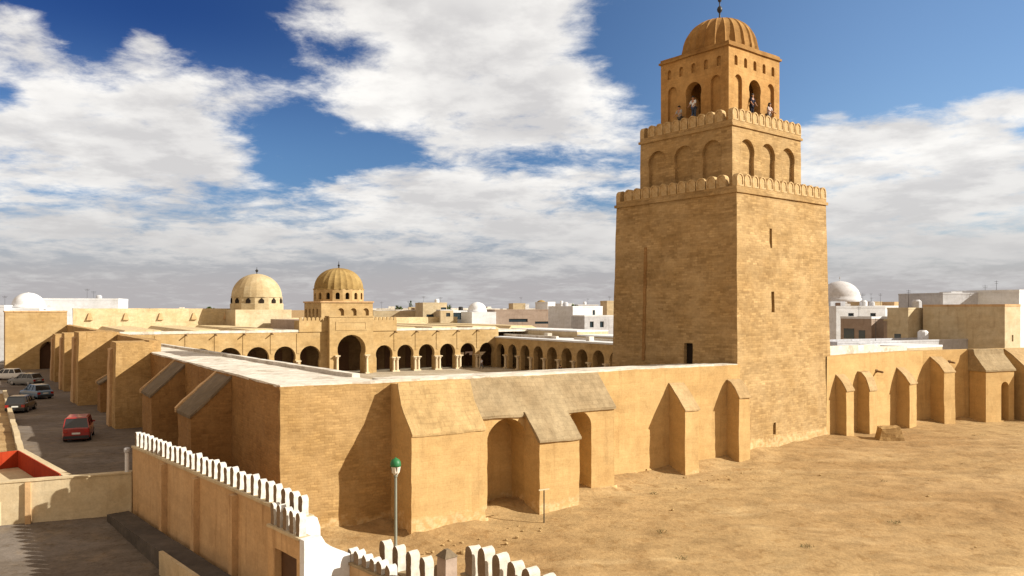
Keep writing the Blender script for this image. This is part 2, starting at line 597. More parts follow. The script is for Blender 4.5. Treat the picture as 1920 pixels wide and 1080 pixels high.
M['paledome'] = stone('pale_dome_render', (0.62, 0.48, 0.27), (0.54, 0.39, 0.20), courses=0.0, blot=0.5, streak=0.0, bump=0.25, coord='Object')
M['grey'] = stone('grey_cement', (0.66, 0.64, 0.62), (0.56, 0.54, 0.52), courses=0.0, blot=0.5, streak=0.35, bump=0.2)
M['grey2'] = stone('old_white_dome', (0.72, 0.68, 0.64), (0.66, 0.62, 0.58), courses=0.0, blot=0.4, streak=0.1, bump=0.2)
M['dark'] = plain('dark_opening', (0.020, 0.014, 0.010), 0.9, 0.1)
M['wood'] = plain('dark_wood', (0.07, 0.032, 0.014), 0.7, 0.3)
M['marble'] = plain('pale_marble_column', (0.56, 0.45, 0.30), 0.6, 0.3)
M['red'] = stone('red_paint', (0.50, 0.060, 0.018), (0.40, 0.042, 0.013), courses=0.0, blot=0.4, streak=0.3, bump=0.1)
M['iron'] = plain('dark_iron', (0.035, 0.032, 0.03), 0.5, 0.5, 0.6)
M['drain'] = plain('clay_drain', (0.17, 0.10, 0.05), 0.9, 0.2)
M['glasswin'] = plain('dark_window_glass', (0.02, 0.035, 0.045), 0.15, 0.6)

# ------------------------------------------------------------------ ground, street, yard, court
def ground_mat(name, c1, c2, c3, s=1.0, bump=0.6):
    m, t, b = new_mat(name)
    g = t.new('ShaderNodeNewGeometry').outputs['Position']
    n1 = t.noise(g, 0.055 * s, 6.0, 0.62)
    col = t.mix(t.smooth(n1, 0.36, 0.62), c1, c2)
    n2 = t.noise(g, 0.42 * s, 6.0, 0.68)
    col = t.mix(t.smooth(n2, 0.50, 0.68, 0.0, 0.6), col, c3)
    mp = t.new('ShaderNodeMapping')
    t.l.new(g, mp.inputs['Vector'])
    mp.inputs['Rotation'].default_value = (0, 0, R(-35))
    mp.inputs['Scale'].default_value = (0.75, 1.15, 1.0)
    n3 = t.noise(mp.outputs[0], 1.0 * s, 5.0, 0.7)
    col = t.mix(1.0, col, t.grey(t.smooth(n3, 0.3, 0.72, 1.12, 0.80)), 'MULTIPLY')
    # clods and footprints, then paler trodden tracks
    n5 = t.noise(g, 1.5 * s, 6.0, 0.72, 0.4)
    col = t.mix(1.0, col, t.mix(t.smooth(n5, 0.53, 0.64), (1.0, 1.0, 1.0), (0.82, 0.77, 0.70)), 'MULTIPLY')
    mp3 = t.new('ShaderNodeMapping')
    t.l.new(g, mp3.inputs['Vector'])
    mp3.inputs['Rotation'].default_value = (0, 0, R(-38))
    mp3.inputs['Scale'].default_value = (0.06, 0.22, 1.0)
    n6 = t.noise(mp3.outputs[0], 1.0, 5.0, 0.6, 0.5)
    col = t.mix(1.0, col, t.mix(t.smooth(n6, 0.50, 0.60), (0.92, 0.89, 0.85), (1.07, 1.08, 1.10)), 'MULTIPLY')
    n4 = t.noise(g, 5.5 * s, 5.0, 0.72)
    col = t.mix(1.0, col, t.grey(t.smooth(n4, 0.25, 0.75, 0.86, 1.12)), 'MULTIPLY')
    t.l.new(col, b.inputs['Base Color'])
    bp = t.new('ShaderNodeBump')
    bp.inputs['Strength'].default_value = bump
    bp.inputs['Distance'].default_value = 0.12
    t.l.new(t.m('ADD', t.m('MULTIPLY', n2, 0.8), t.m('ADD', t.m('MULTIPLY', n4, 0.5), t.m('MULTIPLY', n3, .5))), bp.inputs['Height'])
    t.l.new(bp.outputs[0], b.inputs['Normal'])
    return m


M['sand'] = ground_mat('bare_sand', (0.395, 0.276, 0.138), (0.320, 0.208, 0.098), (0.235, 0.145, 0.064))
M['asphalt'] = ground_mat('worn_asphalt', (0.17, 0.143, 0.12), (0.135, 0.113, 0.096), (0.21, 0.165, 0.12), 1.5, 0.2)
M['yardfloor'] = ground_mat('dirty_yard_floor', (0.66, 0.50, 0.29), (0.52, 0.37, 0.20), (0.28, 0.19, 0.105), 2.2, 0.25)
M['paving'] = ground_mat('court_paving', (0.40, 0.35, 0.27), (0.36, 0.31, 0.24), (0.30, 0.25, 0.19), 1.0, 0.15)

def drift(x, y):
    """sand blown up against the foot of the sunlit walls"""
    best = 9.0
    q = Vector((x, y, 0))
    for o_, a_, L_ in ((Vector((-10.45, 36.06, 0)), R(31), 29.0), (Vector((14.4, 51.0, 0)), R(38.5), 11.3), (Vector((23.25, 58.03, 0)), R(36), 12.9), (Vector((33.7, 65.6, 0)), R(20), 26)):
        s_ = (q - o_).dot(Vector((cos(a_), sin(a_), 0)))
        d_ = (q - o_).dot(Vector((sin(a_), -cos(a_), 0)))
        if L_ == 29.0:
            d_ -= 2.45 if 5.3 < s_ < 9.2 else (1.6 if 9.2 < s_ < 17.7 else 0)
        if -.5 < s_ < L_ + .5 and d_ > -1.2:
            best = min(best, max(0, d_))
    return (.30 + .25 * noise.noise(Vector((x * .6, y * .6, 7)))) * math.exp(-best / .8)


# one sheet to the horizon; fine and bumpy on the square in front of the walls
mb = MB()
ys = [-300, -60, -20, 0, 8] + [8 + .6 * i for i in range(1, 40)] + [32] + [32 + .4 * i for i in range(1, 50)] + [52] + [52 + .5 * i for i in range(1, 58)] + [86, 110, 160, 300, 700, 2000, 9000]
xs = [-9000, -2000, -600, -200, -90, -50, -30, -20, -12, -9] + [-9 + .45 * i for i in range(1, 155)] + [62, 75, 100, 200, 600, 2000, 9000]
grid = []
for y in ys:
    row = []
    for x in xs:
        z = gz(y)
        inside = max(0, min(1, (x + 8) / 4)) * max(0, min(1, (60 - x) / 4)) * max(0, min(1, (y - 9) / 3)) * max(0, min(1, (79 - y) / 4))
        q = Vector((x, y, 0))
        z += inside * (noise.noise(q * 0.13) * .12 + noise.noise(q * 0.5) * .07 + noise.noise(q * 1.1) * .045)
        z += drift(x, y)
        row.append(mb.bm.verts.new((x, y, z)))
    grid.append(row)
for a, b in zip(grid, grid[1:]):
    for i in range(len(xs) - 1):
        mb.bm.faces.new((a[i], a[i + 1], b[i + 1], b[i]))
o = mb.build('ground', M['sand'], smooth=True, fix=False)
tag(o, 'bare sandy ground with trodden darker patches around the mosque', 'ground', kind='structure')


def sheet(name, pts, mat, dz, label, cat):
    """flat polygon laid dz above the ground, folded where the ground folds"""
    m_ = MB()
    m_.poly([(x, y, 0) for x, y in pts])
    for yk in (32.0, 52.0):
        bmesh.ops.bisect_plane(m_.bm, geom=m_.bm.verts[:] + m_.bm.edges[:] + m_.bm.faces[:], dist=0.001, plane_co=(0, yk, 0), plane_no=(0, 1, 0))
    for v in m_.bm.verts:
        v.co.z = gz(v.co.y) + dz
    o_ = m_.build(name, mat)
    return tag(o_, label, cat, kind='structure')


M['cap2'] = stone('weathered_ochre_top', (0.60, 0.40, 0.175), (0.52, 0.335, 0.14), courses=0.2, blot=0.8, streak=0.3, bump=0.6)
# frames of the mosque: N = the near corner, AU along the sunlit front wall, AV away from the viewer
N = Vector((-10.45, 36.06, 0))
AW = R(31.0)                  # front wall left of the tower
AM = R(32.0)                  # court and prayer hall
MU, MV = Vector((cos(AM), sin(AM), 0)), Vector((-sin(AM), cos(AM), 0))
WE = Vector((-0.552, 0.834, 0)).normalized()   # along the street side, away
WO = Vector((-0.834, -0.552, 0)).normalized()  # outward to the street


def mq(u, v, z=0.0):
    p = N + MU * u + MV * v
    return Vector((p.x, p.y, z))


def wq(s, d, z=0.0):
    p = N + WE * s + WO * d
    return Vector((p.x, p.y, z))


st = [wq(-3, -1), wq(150, -1), wq(150, 13), wq(20, 11.8), wq(-1, 11.2)]
sheet('street', [(p.x, p.y) for p in st], M['asphalt'], 0.012, 'grey asphalt street running along the shaded side of the mosque', 'street')
sheet('court_paving', [(mq(u, v).x, mq(u, v).y) for u, v in ((1, 1), (30, 1), (56, 40), (56, 81), (1, 81))], M['paving'], 0.03, 'pale stone paving of the mosque court', 'paving')
YD = [(-40, 34.5), (-24.7, 38.6), (-18.9, 40.2), (-9.4, 29.6), (-3.0, 21.5), (-3.0, 12), (-40, 12)]
sheet('yard_floor', YD, M['yardfloor'], 0.010, 'stained concrete floor of the walled yard in the near corner', 'yard floor')

# ------------------------------------------------------------------ front wall left of the tower
zt = 5.82
wall = thing('outer_wall', 'sunlit sandstone front wall with sloped buttresses and deep arched niches, left of the tower', 'wall', N, AW)
mb = MB()
mb.box(0, 5.6, 0, .9, -2.4, zt)
mb.rough(.36, .05, 3)
mb.build('brick_face', M['brick'], wall)
mb = MB()
mb.box(5.6, 29.2, 0.004, .9, -2.4, zt - .02)
mb.rough(.4, .045, 5)
mb.build('rendered_face', M['render'], wall)
# worn white coping along the top
mb = MB()
mb.box(0.02, 29.0, .08, .92, zt - .06, zt + .07)
mb.rough(.35, .05, 9)
mb.build('coping', M['lime'], wall)
# the first, widest buttress: straight front, then a battered lime-covered top
bt = MB()
bt.prism([(5.35, -.02, -2.4), (5.35, -2.45, -2.4), (5.35, -2.40, 3.52), (5.35, -1.20, 4.78), (5.35, -.74, zt - .03), (5.35, .3, zt - .03)], (3.9, 0, 0))
bt.rough(.4, .045, 11)
b1 = bt.build('buttress', M['render'], wall)
bt = MB()
bt.prism([(5.37, -2.44, 3.46), (5.37, -2.44, 3.56), (5.37, -1.22, 4.84), (5.37, -.77, zt + .01), (5.37, -.70, zt + .01), (5.37, -1.15, 4.74)], (3.9, 0, 0))
bt.rough(.35, .04, 12)
bt.build('sloped_top', M['cap2'], b1)
# the long block with the two niches
bt = MB()
panel(bt, 9.2, 17.75, -2.4, 4.02, -1.6, -.05, [(10.95, 2.30, -.72, 2.72, 'round', 1.5), (15.35, 1.75, -.45, 3.05, 'round', 1.5)])
bt.rough(.45, .035, 15)
blk = bt.build('niche_block', M['render'], wall)
bt = MB()
bt.prism([(9.15, -1.70, 3.90), (9.15, -1.70, 4.04), (9.15, -.06, zt - .03), (9.15, .02, zt - .15), (9.15, -1.5, 3.9)], (8.65, 0, 0))
bt.rough(.35, .05, 14)
bt.build('sloped_top', M['cap'], blk)
bt = MB()
bt.prism([(12.0, -1.55, -2.4), (12.0, -3.0, -2.4), (12.0, -2.95, 2.80), (12.0, -1.55, 4.02)], (2.45, 0, 0))
bt.rough(.4, .04, 16)
b2 = bt.build('buttress', M['render'], wall)
bt = MB()
bt.prism([(11.93, -3.08, 2.72), (11.93, -3.08, 2.84), (11.93, -1.66, 4.12), (11.93, -1.60, 4.02), (11.93, -2.9, 2.72)], (2.6, 0, 0))
bt.rough(.3, .04, 17)
bt.build('sloped_top', M['cap'], b2)
for (s0, wd, d, ze, za, sd) in ((23.2, 1.08, 1.38, 3.42, 4.85, 20), (28.05, .95, 1.0, 3.85, 4.85, 23)):
    bt = MB()
    cv = .30 if s0 > 28 else .08      # the one by the tower has a rounded shoulder
    bt.prism([(s0, .1, -2.0), (s0, -d, -2.0), (s0, -d + .02, ze), (s0, -d * .62 - cv * .2, ze + (za - ze) * (.38 + cv * .55)), (s0, -d * .28 - cv * .2, ze + (za - ze) * (.72 + cv * .5)), (s0, 0.02, za)], (wd, 0, 0))
    bt.rough(.35, .035, sd)
    bb = bt.build('buttress', M['render'], wall)
    bt = MB()
    bt.prism([(s0 - .03, -d - .05, ze - .05), (s0 - .03, -d - .05, ze + .03), (s0 - .03, -d * .62 - cv * .2, ze + .07 + (za - ze) * (.38 + cv * .55)), (s0 - .03, -d * .28 - cv * .2, ze + .07 + (za - ze) * (.72 + cv * .5)), (s0 - .03, -.02, za + .07), (s0 - .03, .03, za - .02), (s0 - .03, -d * .28 - cv * .2 + .05, ze - .03 + (za - ze) * (.72 + cv * .5)), (s0 - .03, -d * .62 - cv * .2 + .05, ze - .03 + (za - ze) * (.38 + cv * .55))], (wd + .10, 0, 0))
    bt.rough(.3, .035, sd + 1)
    bt.build('sloped_top', M['cap3'], bb)
# drifted footing: eroded plinth stones at the foot of the wall
mb = MB()
for i in range(30):
    s_ = 5.4 + i * .8 + random.uniform(-.3, .3)
    d_ = 2.4 if s_ < 9 else (1.6 if s_ < 17.7 else .02)
    if 9.7 < s_ < 12 or 14.4 < s_ < 16.4 or 22 < s_ < 23.4 or s_ > 26.9:
        continue
    g_ = gz((N + Vector((s_ * cos(AW) + d_ * sin(AW), s_ * sin(AW) - d_ * cos(AW), 0))).y)
    wd = random.uniform(.35, .8)
    hh = random.uniform(.10, .34)
    e_ = random.uniform(.03, .10)
    mb.hull([(s_, -d_ - e_ * 1.6, g_ - .4), (s_ + wd, -d_ - e_ * 1.6, g_ - .4), (s_ + wd, -d_ + .1, g_ - .4), (s_, -d_ + .1, g_ - .4),
             (s_ + .06, -d_ - e_ * .5, g_ + hh), (s_ + wd - .1, -d_ - e_ * .5, g_ + hh * .8), (s_ + wd, -d_ + .1, g_ + hh), (s_, -d_ + .1, g_ + hh)])
o = mb.build('footing_stones', M['render'], wall)
tag(o, kind='stuff')

# ------------------------------------------------------------------ minaret
TA = R(38.5)
TC = Vector((15.30, 58.94, 0))
tower = thing('minaret', 'tall square sandstone minaret of three stepped storeys with a ribbed dome', 'minaret', TC, TA)
H0, H1, H2, H3 = 5.65, 5.33, 4.10, 3.02
Z1, Z2, Z3 = 17.06, 21.73, 27.45


def spin(k):
    a = k * pi / 2
    return lambda p: (p[0] * cos(a) - p[1] * sin(a), p[0] * sin(a) + p[1] * cos(a), p[2])


def tmap(k, zb, zt_, hb, ht):
    """face k of a storey that tapers from half width hb to ht; k 0 = sunlit face, 3 = shaded face"""
    sp = spin(k)

    def f(x, y, z):
        h = hb + (ht - hb) * max(0, (z - zb) / (zt_ - zb))
        return sp((x * h / hb, y - h, z))
    return f


mb = MB()
for k in range(4):
    ops = []
    if k == 0:
        ops = [(-1.57, .30, .95, 1.75, 'rect', .5), ]
        opsu = [(-1.72, .30, 13.45, 14.75, 'rect', .6)]
        opsm = [(-1.55, .36, 9.15, 10.55, 'rect', .6)]
    if k == 3:
        opsd = [(1.62, .78, 5.66, 7.05, 'rect', .7)]
    f = tmap(k, 0, Z1, H0, H1)
    z_ = [-1.2, 4, 8.5, 12, Z1]
    for i in range(4):
        o_ = []
        if k == 0:
            o_ = [ops, [], opsm, opsu][i]
        if k == 3 and i == 1:
            o_ = opsd
        panel(mb, -H0, H0, z_[i], z_[i + 1], 0, 1, o_, closed=False, mp=f)
    # floor of the terrace
mb.poly([spin(k)((H1, -H1, Z1)) for k in range(4)])
mb.rough(.55, .028, 200)
s1 = mb.build('lower_storey', M['tower'], tower)
# dark backs of the slits and of the roof door
mb = MB()
f = tmap(0, 0, Z1, H0, H1)
for c, wd, a, b in ((-1.72, .28, 13.46, 14.74), (-1.55, .34, 9.16, 10.54), (-1.57, .28, .96, 1.74)):
    q = MB()
    q.prism([f(c - wd / 2, .38, a), f(c + wd / 2, .38, a), f(c + wd / 2, .38, b), f(c - wd / 2, .38, b)], (0, .06, 0))
    q.build('slit_window', M['dark'], s1)
f = tmap(3, 0, Z1, H0, H1)
q = MB()
q.prism([f(1.62 - .38, .30, 5.67), f(1.62 + .38, .30, 5.67), f(1.62 + .38, .30, 7.04), f(1.62 - .38, .30, 7.04)], Vector(f(0, .4, 6)) - Vector(f(0, .3, 6)))
q.build('door', M['dark'], s1)
# the old scar running down the shaded face
q = MB()
ed = [(-2.62 + .06 * noise.noise(Vector((i * .6, 0, 1))), 5.7 + i * .45) for i in range(19)]
ed += [(-2.36 + .10 * noise.noise(Vector((i * .7, 4, 1))), 5.7 + i * .45) for i in range(18, -1, -1)]
q.prism([f(x_, -.05, zz_) for x_, zz_ in ed], Vector(f(0, .05, 6)) - Vector(f(0, -.05, 6)))
q.build('patched_seam', M['west'], s1)
# string courses
def string_course(z, h, e, t_, mat, parent):
    q_ = MB()
    for k in range(4):
        sp = spin(k)
        x0_, x1_ = (-h - e, h + e) if k % 2 == 0 else (-h - .002, h + .002)
        q_.hull([sp(p) for p in ((x0_, -h - e, z), (x1_, -h - e, z), (x1_, -h, z), (x0_, -h, z), (x0_, -h - e, z + t_), (x1_, -h - e, z + t_), (x1_, -h, z + t_), (x0_, -h, z + t_))])
    return q_.build('string_course', mat, parent)


def parapet(z, h, n, wd, hh, parent):
    """low wall with a row of rounded merlons on each side"""
    q_ = MB()
    t_ = .34
    lo = .24
    for k in range(4):
        sp = spin(k)
        x0_, x1_ = (-h, h) if k % 2 == 0 else (-h + t_, h - t_)
        q_.hull([sp(p) for p in ((x0_, -h, z), (x1_, -h, z), (x1_, -h + t_, z), (x0_, -h + t_, z), (x0_, -h, z + lo), (x1_, -h, z + lo), (x1_, -h + t_, z + lo), (x0_, -h + t_, z + lo))])
    p_ = q_.build('parapet', M['tower'], parent)
    src = merlon_mesh('merlon', wd, hh - lo, t_ - .06, M['tower'], ring=True)
    first = True
    for k in range(4):
        sp = spin(k)
        for i in range(n):
            if k % 2 == 1 and i in (0, n - 1):
                continue
            x_ = -h + wd / 2 + .02 + (2 * h - wd - .04) * i / (n - 1)
            place(src, p_, sp((x_, -h + t_ / 2, z + lo - .01)), k * pi / 2, first)
            first = False
    return p_


string_course(Z1 - .16, H1, .12, .20, M['tower'], s1)
parapet(Z1 + .04, H1 + .02, 13, .74, 1.08, tower)
mb = MB()
for k in range(4):
    panel(mb, -H2, H2, Z1, Z2, 0, 1, [(x_, 1.55, Z1 + .3, Z1 + 2.62, 'horseshoe', .26) for x_ in (-2.45, 0, 2.45)], closed=False, mp=tmap(k, Z1, Z2, H2, H2 - .02))
mb.poly([spin(k)((H2 - .02, -H2 + .02, Z2)) for k in range(4)])
mb.rough(.5, .022, 210)
s2 = mb.build('middle_storey', M['tower'], tower)
string_course(Z2 - .12, H2 - .02, .11, .17, M['tower'], s2)
parapet(Z2 + .05, H2, 11, .66, 1.08, tower)
# upper storey: hollow, with an open arch on every side
mb = MB()
ZF = 22.75
for k in range(4):
    sp = spin(k)
    hx = H3 if k % 2 == 0 else H3 - .62
    sh_ = 0
    ops = [(0, 1.30, ZF, 24.55, 'horseshoe', None), (-1.93, .84, ZF - .6, 25.2, 'round', .20), (1.93, .84, ZF - .6, 25.2, 'round', .20)]
    panel(mb, -hx, hx, Z2, 25.85, 0, .62, ops, mp=lambda x, y, z, sp=sp: sp((x, y - H3, z)))
    panel(mb, -hx, hx, 25.85, Z3, 0, .62, [(x_, .36, 26.22, 26.72, 'round', .16) for x_ in (-2.2, -1.1, 0, 1.1, 2.2)], mp=lambda x, y, z, sp=sp: sp((x, y - H3, z)))
mb.box(-H3 + .64, H3 - .64, -H3 + .64, H3 - .64, Z2 + .02, ZF)
s3 = mb.build('upper_storey', M['upper'], tower)
mb = MB()
mb.box(-H3 - .12, H3 + .12, -H3 - .12, H3 + .12, Z3 + .003, Z3 + .16)
mb.box(-H3 - .02, H3 + .02, -H3 - .02, H3 + .02, Z3 + .161, Z3 + .34)
mb.rough(.5, .03, 31)
mb.build('cornice', M['towerdome'], s3)
mb = MB()
prof = [(2.72, Z3 + .3), (2.72, Z3 + .75)] + [(2.66 * cos(a) ** .8, Z3 + .75 + 2.4 * sin(a)) for a in [R(8) + R(80) * i / 11 for i in range(12)]] + [(.12, Z3 + 3.17)]
nr = 168
mb.lathe(prof, nr, ripple=lambda i: 1.0 - .035 * abs(sin(pi * i / 7.0)) ** .5 * 1.0 + (.02 if i % 7 == 0 else 0))
dm = mb.build('dome', M['towerdome'], tower, smooth=False)
mb = MB()
mb.lathe([(.10, Z3 + 3.1), (.06, Z3 + 3.5), (.05, Z3 + 3.7), (.17, Z3 + 3.85), (.20, Z3 + 4.0), (.14, Z3 + 4.16), (.04, Z3 + 4.25), (.04, Z3 + 4.5), (.13, Z3 + 4.6), (.15, Z3 + 4.72),
          (.10, Z3 + 4.84), (.03, Z3 + 4.9), (.03, Z3 + 5.1), (.09, Z3 + 5.18), (.09, Z3 + 5.3), (.02, Z3 + 5.38), (.015, Z3 + 5.7)], 14)
mb.build('finial', M['iron'], dm, smooth=True)

# ------------------------------------------------------------------ wall right of the tower (it bends away)
RC = TC + Vector((cos(TA) * H0 - sin(TA) * -H0, sin(TA) * H0 + cos(TA) * -H0, 0))
A1, A2 = R(36.0), R(20.0)
L1 = 12.9
e1, o1 = Vector((cos(A1), sin(A1), 0)), Vector((sin(A1), -cos(A1), 0))
e2, o2 = Vector((cos(A2), sin(A2), 0)), Vector((sin(A2), -cos(A2), 0))
RB = RC + e1 * L1
rw = thing('outer_wall', 'sunlit outer wall with a row of narrow pointed buttresses, right of the tower', 'wall', RC)
zr = 5.95


def rfr(seg):
    e_, o_, b_ = ((e1, o1, RC), (e2, o2, RB))[seg]
    return lambda s, d, z: tuple(b_ - RC + e_ * s + o_ * d + Vector((0, 0, z)))


mb = MB()
for seg, ln, nn in ((0, L1, 16), (1, 26.0, 30)):
    f = rfr(seg)
    for i in range(nn):
        a, b = ln * i / nn, ln * (i + 1) / nn
        if seg == 0 and i == 0:
            a = -.7
        for z0_, z1_ in ((-.8, 1.2), (1.2, 3.6), (3.6, zr)):
            mb.poly([f(a, 0, z0_), f(b, 0, z0_), f(b, 0, z1_), f(a, 0, z1_)])
        mb.poly([f(a, 0, zr), f(b, 0, zr), f(b, -.95, zr), f(a, -.95, zr)])
        mb.poly([f(a, -.95, zr), f(b, -.95, zr), f(b, -.95, -.8), f(a, -.95, -.8)])
bmesh.ops.remove_doubles(mb.bm, verts=mb.bm.verts, dist=.001)
for v in mb.bm.verts:
    v.co += noise.noise_vector(v.co * .5) * .04
mb.build('rendered_face', M['render'], rw)


def pbut(seg, s0, wd, d, ze, za, mat, sd, ov=.05):
    f = rfr(seg)
    q_ = MB()
    bu = .34 if s0 == 3.30 else .10
    q_.prism([f(s0, -.15, -.8), f(s0, d, -.8), f(s0, d - .02, ze), f(s0, d * .66, ze + (za - ze) * (.34 + bu)), f(s0, d * .30, ze + (za - ze) * (.70 + bu * .8)), f(s0, 0, za), f(s0, -.15, za)], Vector(f(s0 + wd, 0, 0)) - Vector(f(s0, 0, 0)))
    q_.rough(.4, .04, sd)
    b_ = q_.build('buttress', mat, rw)
    q_ = MB()
    q_.prism([f(s0 - .05, d + ov, ze - .05), f(s0 - .05, d + ov, ze + .03), f(s0 - .05, d * .66 + .03, ze + .07 + (za - ze) * (.34 + bu)), f(s0 - .05, d * .30 + .02, ze + .07 + (za - ze) * (.70 + bu * .8)), f(s0 - .05, 0, za + .07), f(s0 - .05, -.05, za), f(s0 - .05, d * .30 - .03, ze - .03 + (za - ze) * (.70 + bu * .8)), f(s0 - .05, d * .66 - .03, ze - .03 + (za - ze) * (.34 + bu))], Vector(f(s0 + wd + .1, 0, 0)) - Vector(f(s0, 0, 0)))
    q_.rough(.3, .04, sd + 1)
    q_.build('sloped_top', M['cap3'], b_)
    return b_


pbut(0, .45, .95, .85, 3.47, 4.54, M['render'], 40)
pbut(0, 3.30, 1.0, .95, 3.33, 4.63, M['render'], 42)
pbut(0, 8.86, 1.05, 1.05, 3.53, 4.69, M['render'], 44)
pbut(1, .85, 1.15, 1.35, 4.25, 5.40, M['render'], 46)
# thick block with a small arched doorway
f = rfr(1)
mb = MB()
panel(mb, 5.1, 8.3, -.8, 4.3, 0, 1.55, [(7.25, .85, .1, 2.9, 'round', .8)], mp=lambda x, y, z: f(x, 1.6 - y, z))
b5 = mb.build('buttress', M['render'], rw)
mb = MB()
mb.prism([f(5.0, 1.70, 4.2), f(5.0, 1.70, 4.34), f(5.0, .65, 5.55), f(5.0, .55, 6.0), f(5.0, -.1, 6.0), f(5.0, -.1, 4.2)], Vector(f(8.4, 0, 0)) - Vector(f(5.0, 0, 0)))
mb.rough(.5, .03, 47)
mb.build('sloped_top', M['cap'], b5)
pbut(1, 9.2, 3.0, 2.9, 3.4, 5.9, M['render'], 48)
pbut(1, 15.2, 1.6, 1.6, 3.8, 5.5, M['render'], 50)
# whitewashed upstand behind the wall top
mb = MB()
f = rfr(0)
mb.hull([f(.1, -.99, 5.4), f(8.2, -.99, 5.4), f(8.2, -1.35, 5.4), f(.1, -1.35, 5.4), f(.1, -.99, 6.62), f(8.2, -.99, 6.55), f(8.2, -1.35, 6.55), f(.1, -1.35, 6.62)])
mb.hull([f(8.2, -1.02, 5.4), f(12.4, -1.02, 5.4), f(12.4, -1.35, 5.4), f(8.2, -1.35, 5.4), f(8.2, -1.02, 6.4), f(12.4, -1.02, 6.3), f(12.4, -1.35, 6.3), f(8.2, -1.35, 6.4)])
mb.build('white_upstand', M['lime'], rw)


def spout(loc, rz, parent, ln=.55):
    q_ = MB()
    q_.tube((0, .1, 0), (0, -ln, -.08), .085, .075, 8)
    q_.box(-.11, .11, -.05, .02, -.12, .12)
    o_ = q_.build('drain_spout', M['drain'], parent)
    o_.location = loc
    o_.rotation_euler = (0, 0, rz)
    return o_


spout(rfr(0)(5.9, 0, 4.62), A1, rw)
spout(rfr(1)(2.9, 0, 5.0), A2, rw)

# ------------------------------------------------------------------ street side (shaded)
ww = thing('outer_wall', 'shaded brick wall along the street with huge stepped buttresses', 'wall', N, 0)


def wl(s, d, z):
    return tuple(WE * s + WO * d + Vector((0, 0, z)))


def wpr(pts_dz, s0, s1_, name, mat, parent, sd, step=.5, amp=.05):
    q_ = MB()
    q_.prism([wl(s0, d, z) for d, z in pts_dz], Vector(wl(s1_, 0, 0)) - Vector(wl(s0, 0, 0)))
    q_.rough(step, amp, sd)
    return q_.build(name, mat, parent)


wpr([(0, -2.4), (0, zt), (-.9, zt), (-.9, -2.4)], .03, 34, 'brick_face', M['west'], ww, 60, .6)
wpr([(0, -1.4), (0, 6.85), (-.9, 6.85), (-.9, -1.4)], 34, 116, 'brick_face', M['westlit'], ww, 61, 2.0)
wpr([(-.02, zt - .02), (-.02, zt + .10), (-.92, zt + .10), (-.92, zt - .02)], .1, 34, 'coping', M['lime'], ww, 62, .8, .03)
for s0, wd, d, ze, za, sd in ((8.5, 3.4, 2.06, 3.72, 5.60, 64), (20.3, 3.6, 2.06, 3.72, 5.60, 66), (45.0, 2.2, 2.3, 2.6, 4.0, 76)):
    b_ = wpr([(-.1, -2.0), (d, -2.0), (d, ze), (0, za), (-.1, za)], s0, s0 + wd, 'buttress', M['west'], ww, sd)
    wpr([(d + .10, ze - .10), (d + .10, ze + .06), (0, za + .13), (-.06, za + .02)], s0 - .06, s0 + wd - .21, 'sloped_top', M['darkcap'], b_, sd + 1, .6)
    wpr([(d + .14, ze - .10), (d + .14, ze + .14), (0, za + .24), (-.06, za + .02)], s0 + wd - .2, s0 + wd + .12, 'sloped_kerb', M['tan'], b_, sd + 2, .6)
for s0, wd, d, zb_, sd in ((33.2, 3.4, 2.5, 6.75, 70), (52.0, 5.0, 3.4, 7.1, 72), (68.0, 4.5, 3.4, 6.6, 73), (82.0, 5.0, 3.4, 6.1, 74)):
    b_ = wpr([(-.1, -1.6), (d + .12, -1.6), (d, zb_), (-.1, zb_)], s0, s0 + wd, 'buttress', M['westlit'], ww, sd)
    # a slender pier of paler patching on its street face
    wpr([(d + .02, -1.5), (d + .34, -1.5), (d + .20, zb_ - .6), (d - .02, zb_ - .5)], s0 + wd * .55, s0 + wd - .05, 'face_pier', M['tan'], b_, sd + 5)
# porch at the far end of the street side
po = thing('porch', 'plain square stone porch with a dark arched door at the far end of the street', 'porch', wq(109, 0), 0)
mb = MB()
g0 = Vector(wq(109, 0))


def gl(s, d, z):
    return tuple(WE * s + WO * d + Vector((0, 0, z)))


panel(mb, -8.3, 0, -.6, 8.9, 0, 8, [(-2.6, 2.3, -.3, 2.9, 'pointed', 1.2)], mp=lambda x, y, z: gl(y, -x, z))
mb.build('stone_walls', M['court'], po)
mb = MB()
mb.prism([gl(1.0, 1.5, -.3), gl(1.0, 3.7, -.3), gl(1.0, 3.7, 2.9), gl(1.0, 2.6, 4.2), gl(1.0, 1.5, 2.9)], Vector(gl(1.1, 0, 0)) - Vector(gl(1.0, 0, 0)))
mb.build('door', M['wood'], po)
mb = MB()
mb.prism([gl(-.08, -.05, 8.9), gl(-.08, 8.4, 8.9), gl(-.08, 8.4, 9.12), gl(-.08, -.05, 9.12)], Vector(gl(8.2, 0, 0)) - Vector(gl(0, 0, 0)))
mb.build('cornice', M['tan'], po)

# ------------------------------------------------------------------ prayer hall with its two domes (local frame: x along the facade, y away)
ph = thing('prayer_hall', 'long low prayer hall whose arcaded sunlit facade closes the court, with two domes', 'prayer hall', N, AM)
V0 = 75.0
ARL = [3.55, 7.2, 10.9, 14.55, 18.25, 21.95, 25.55]
ARR = [36.75, 40.2, 43.75, 47.35, 50.95, 54.45]


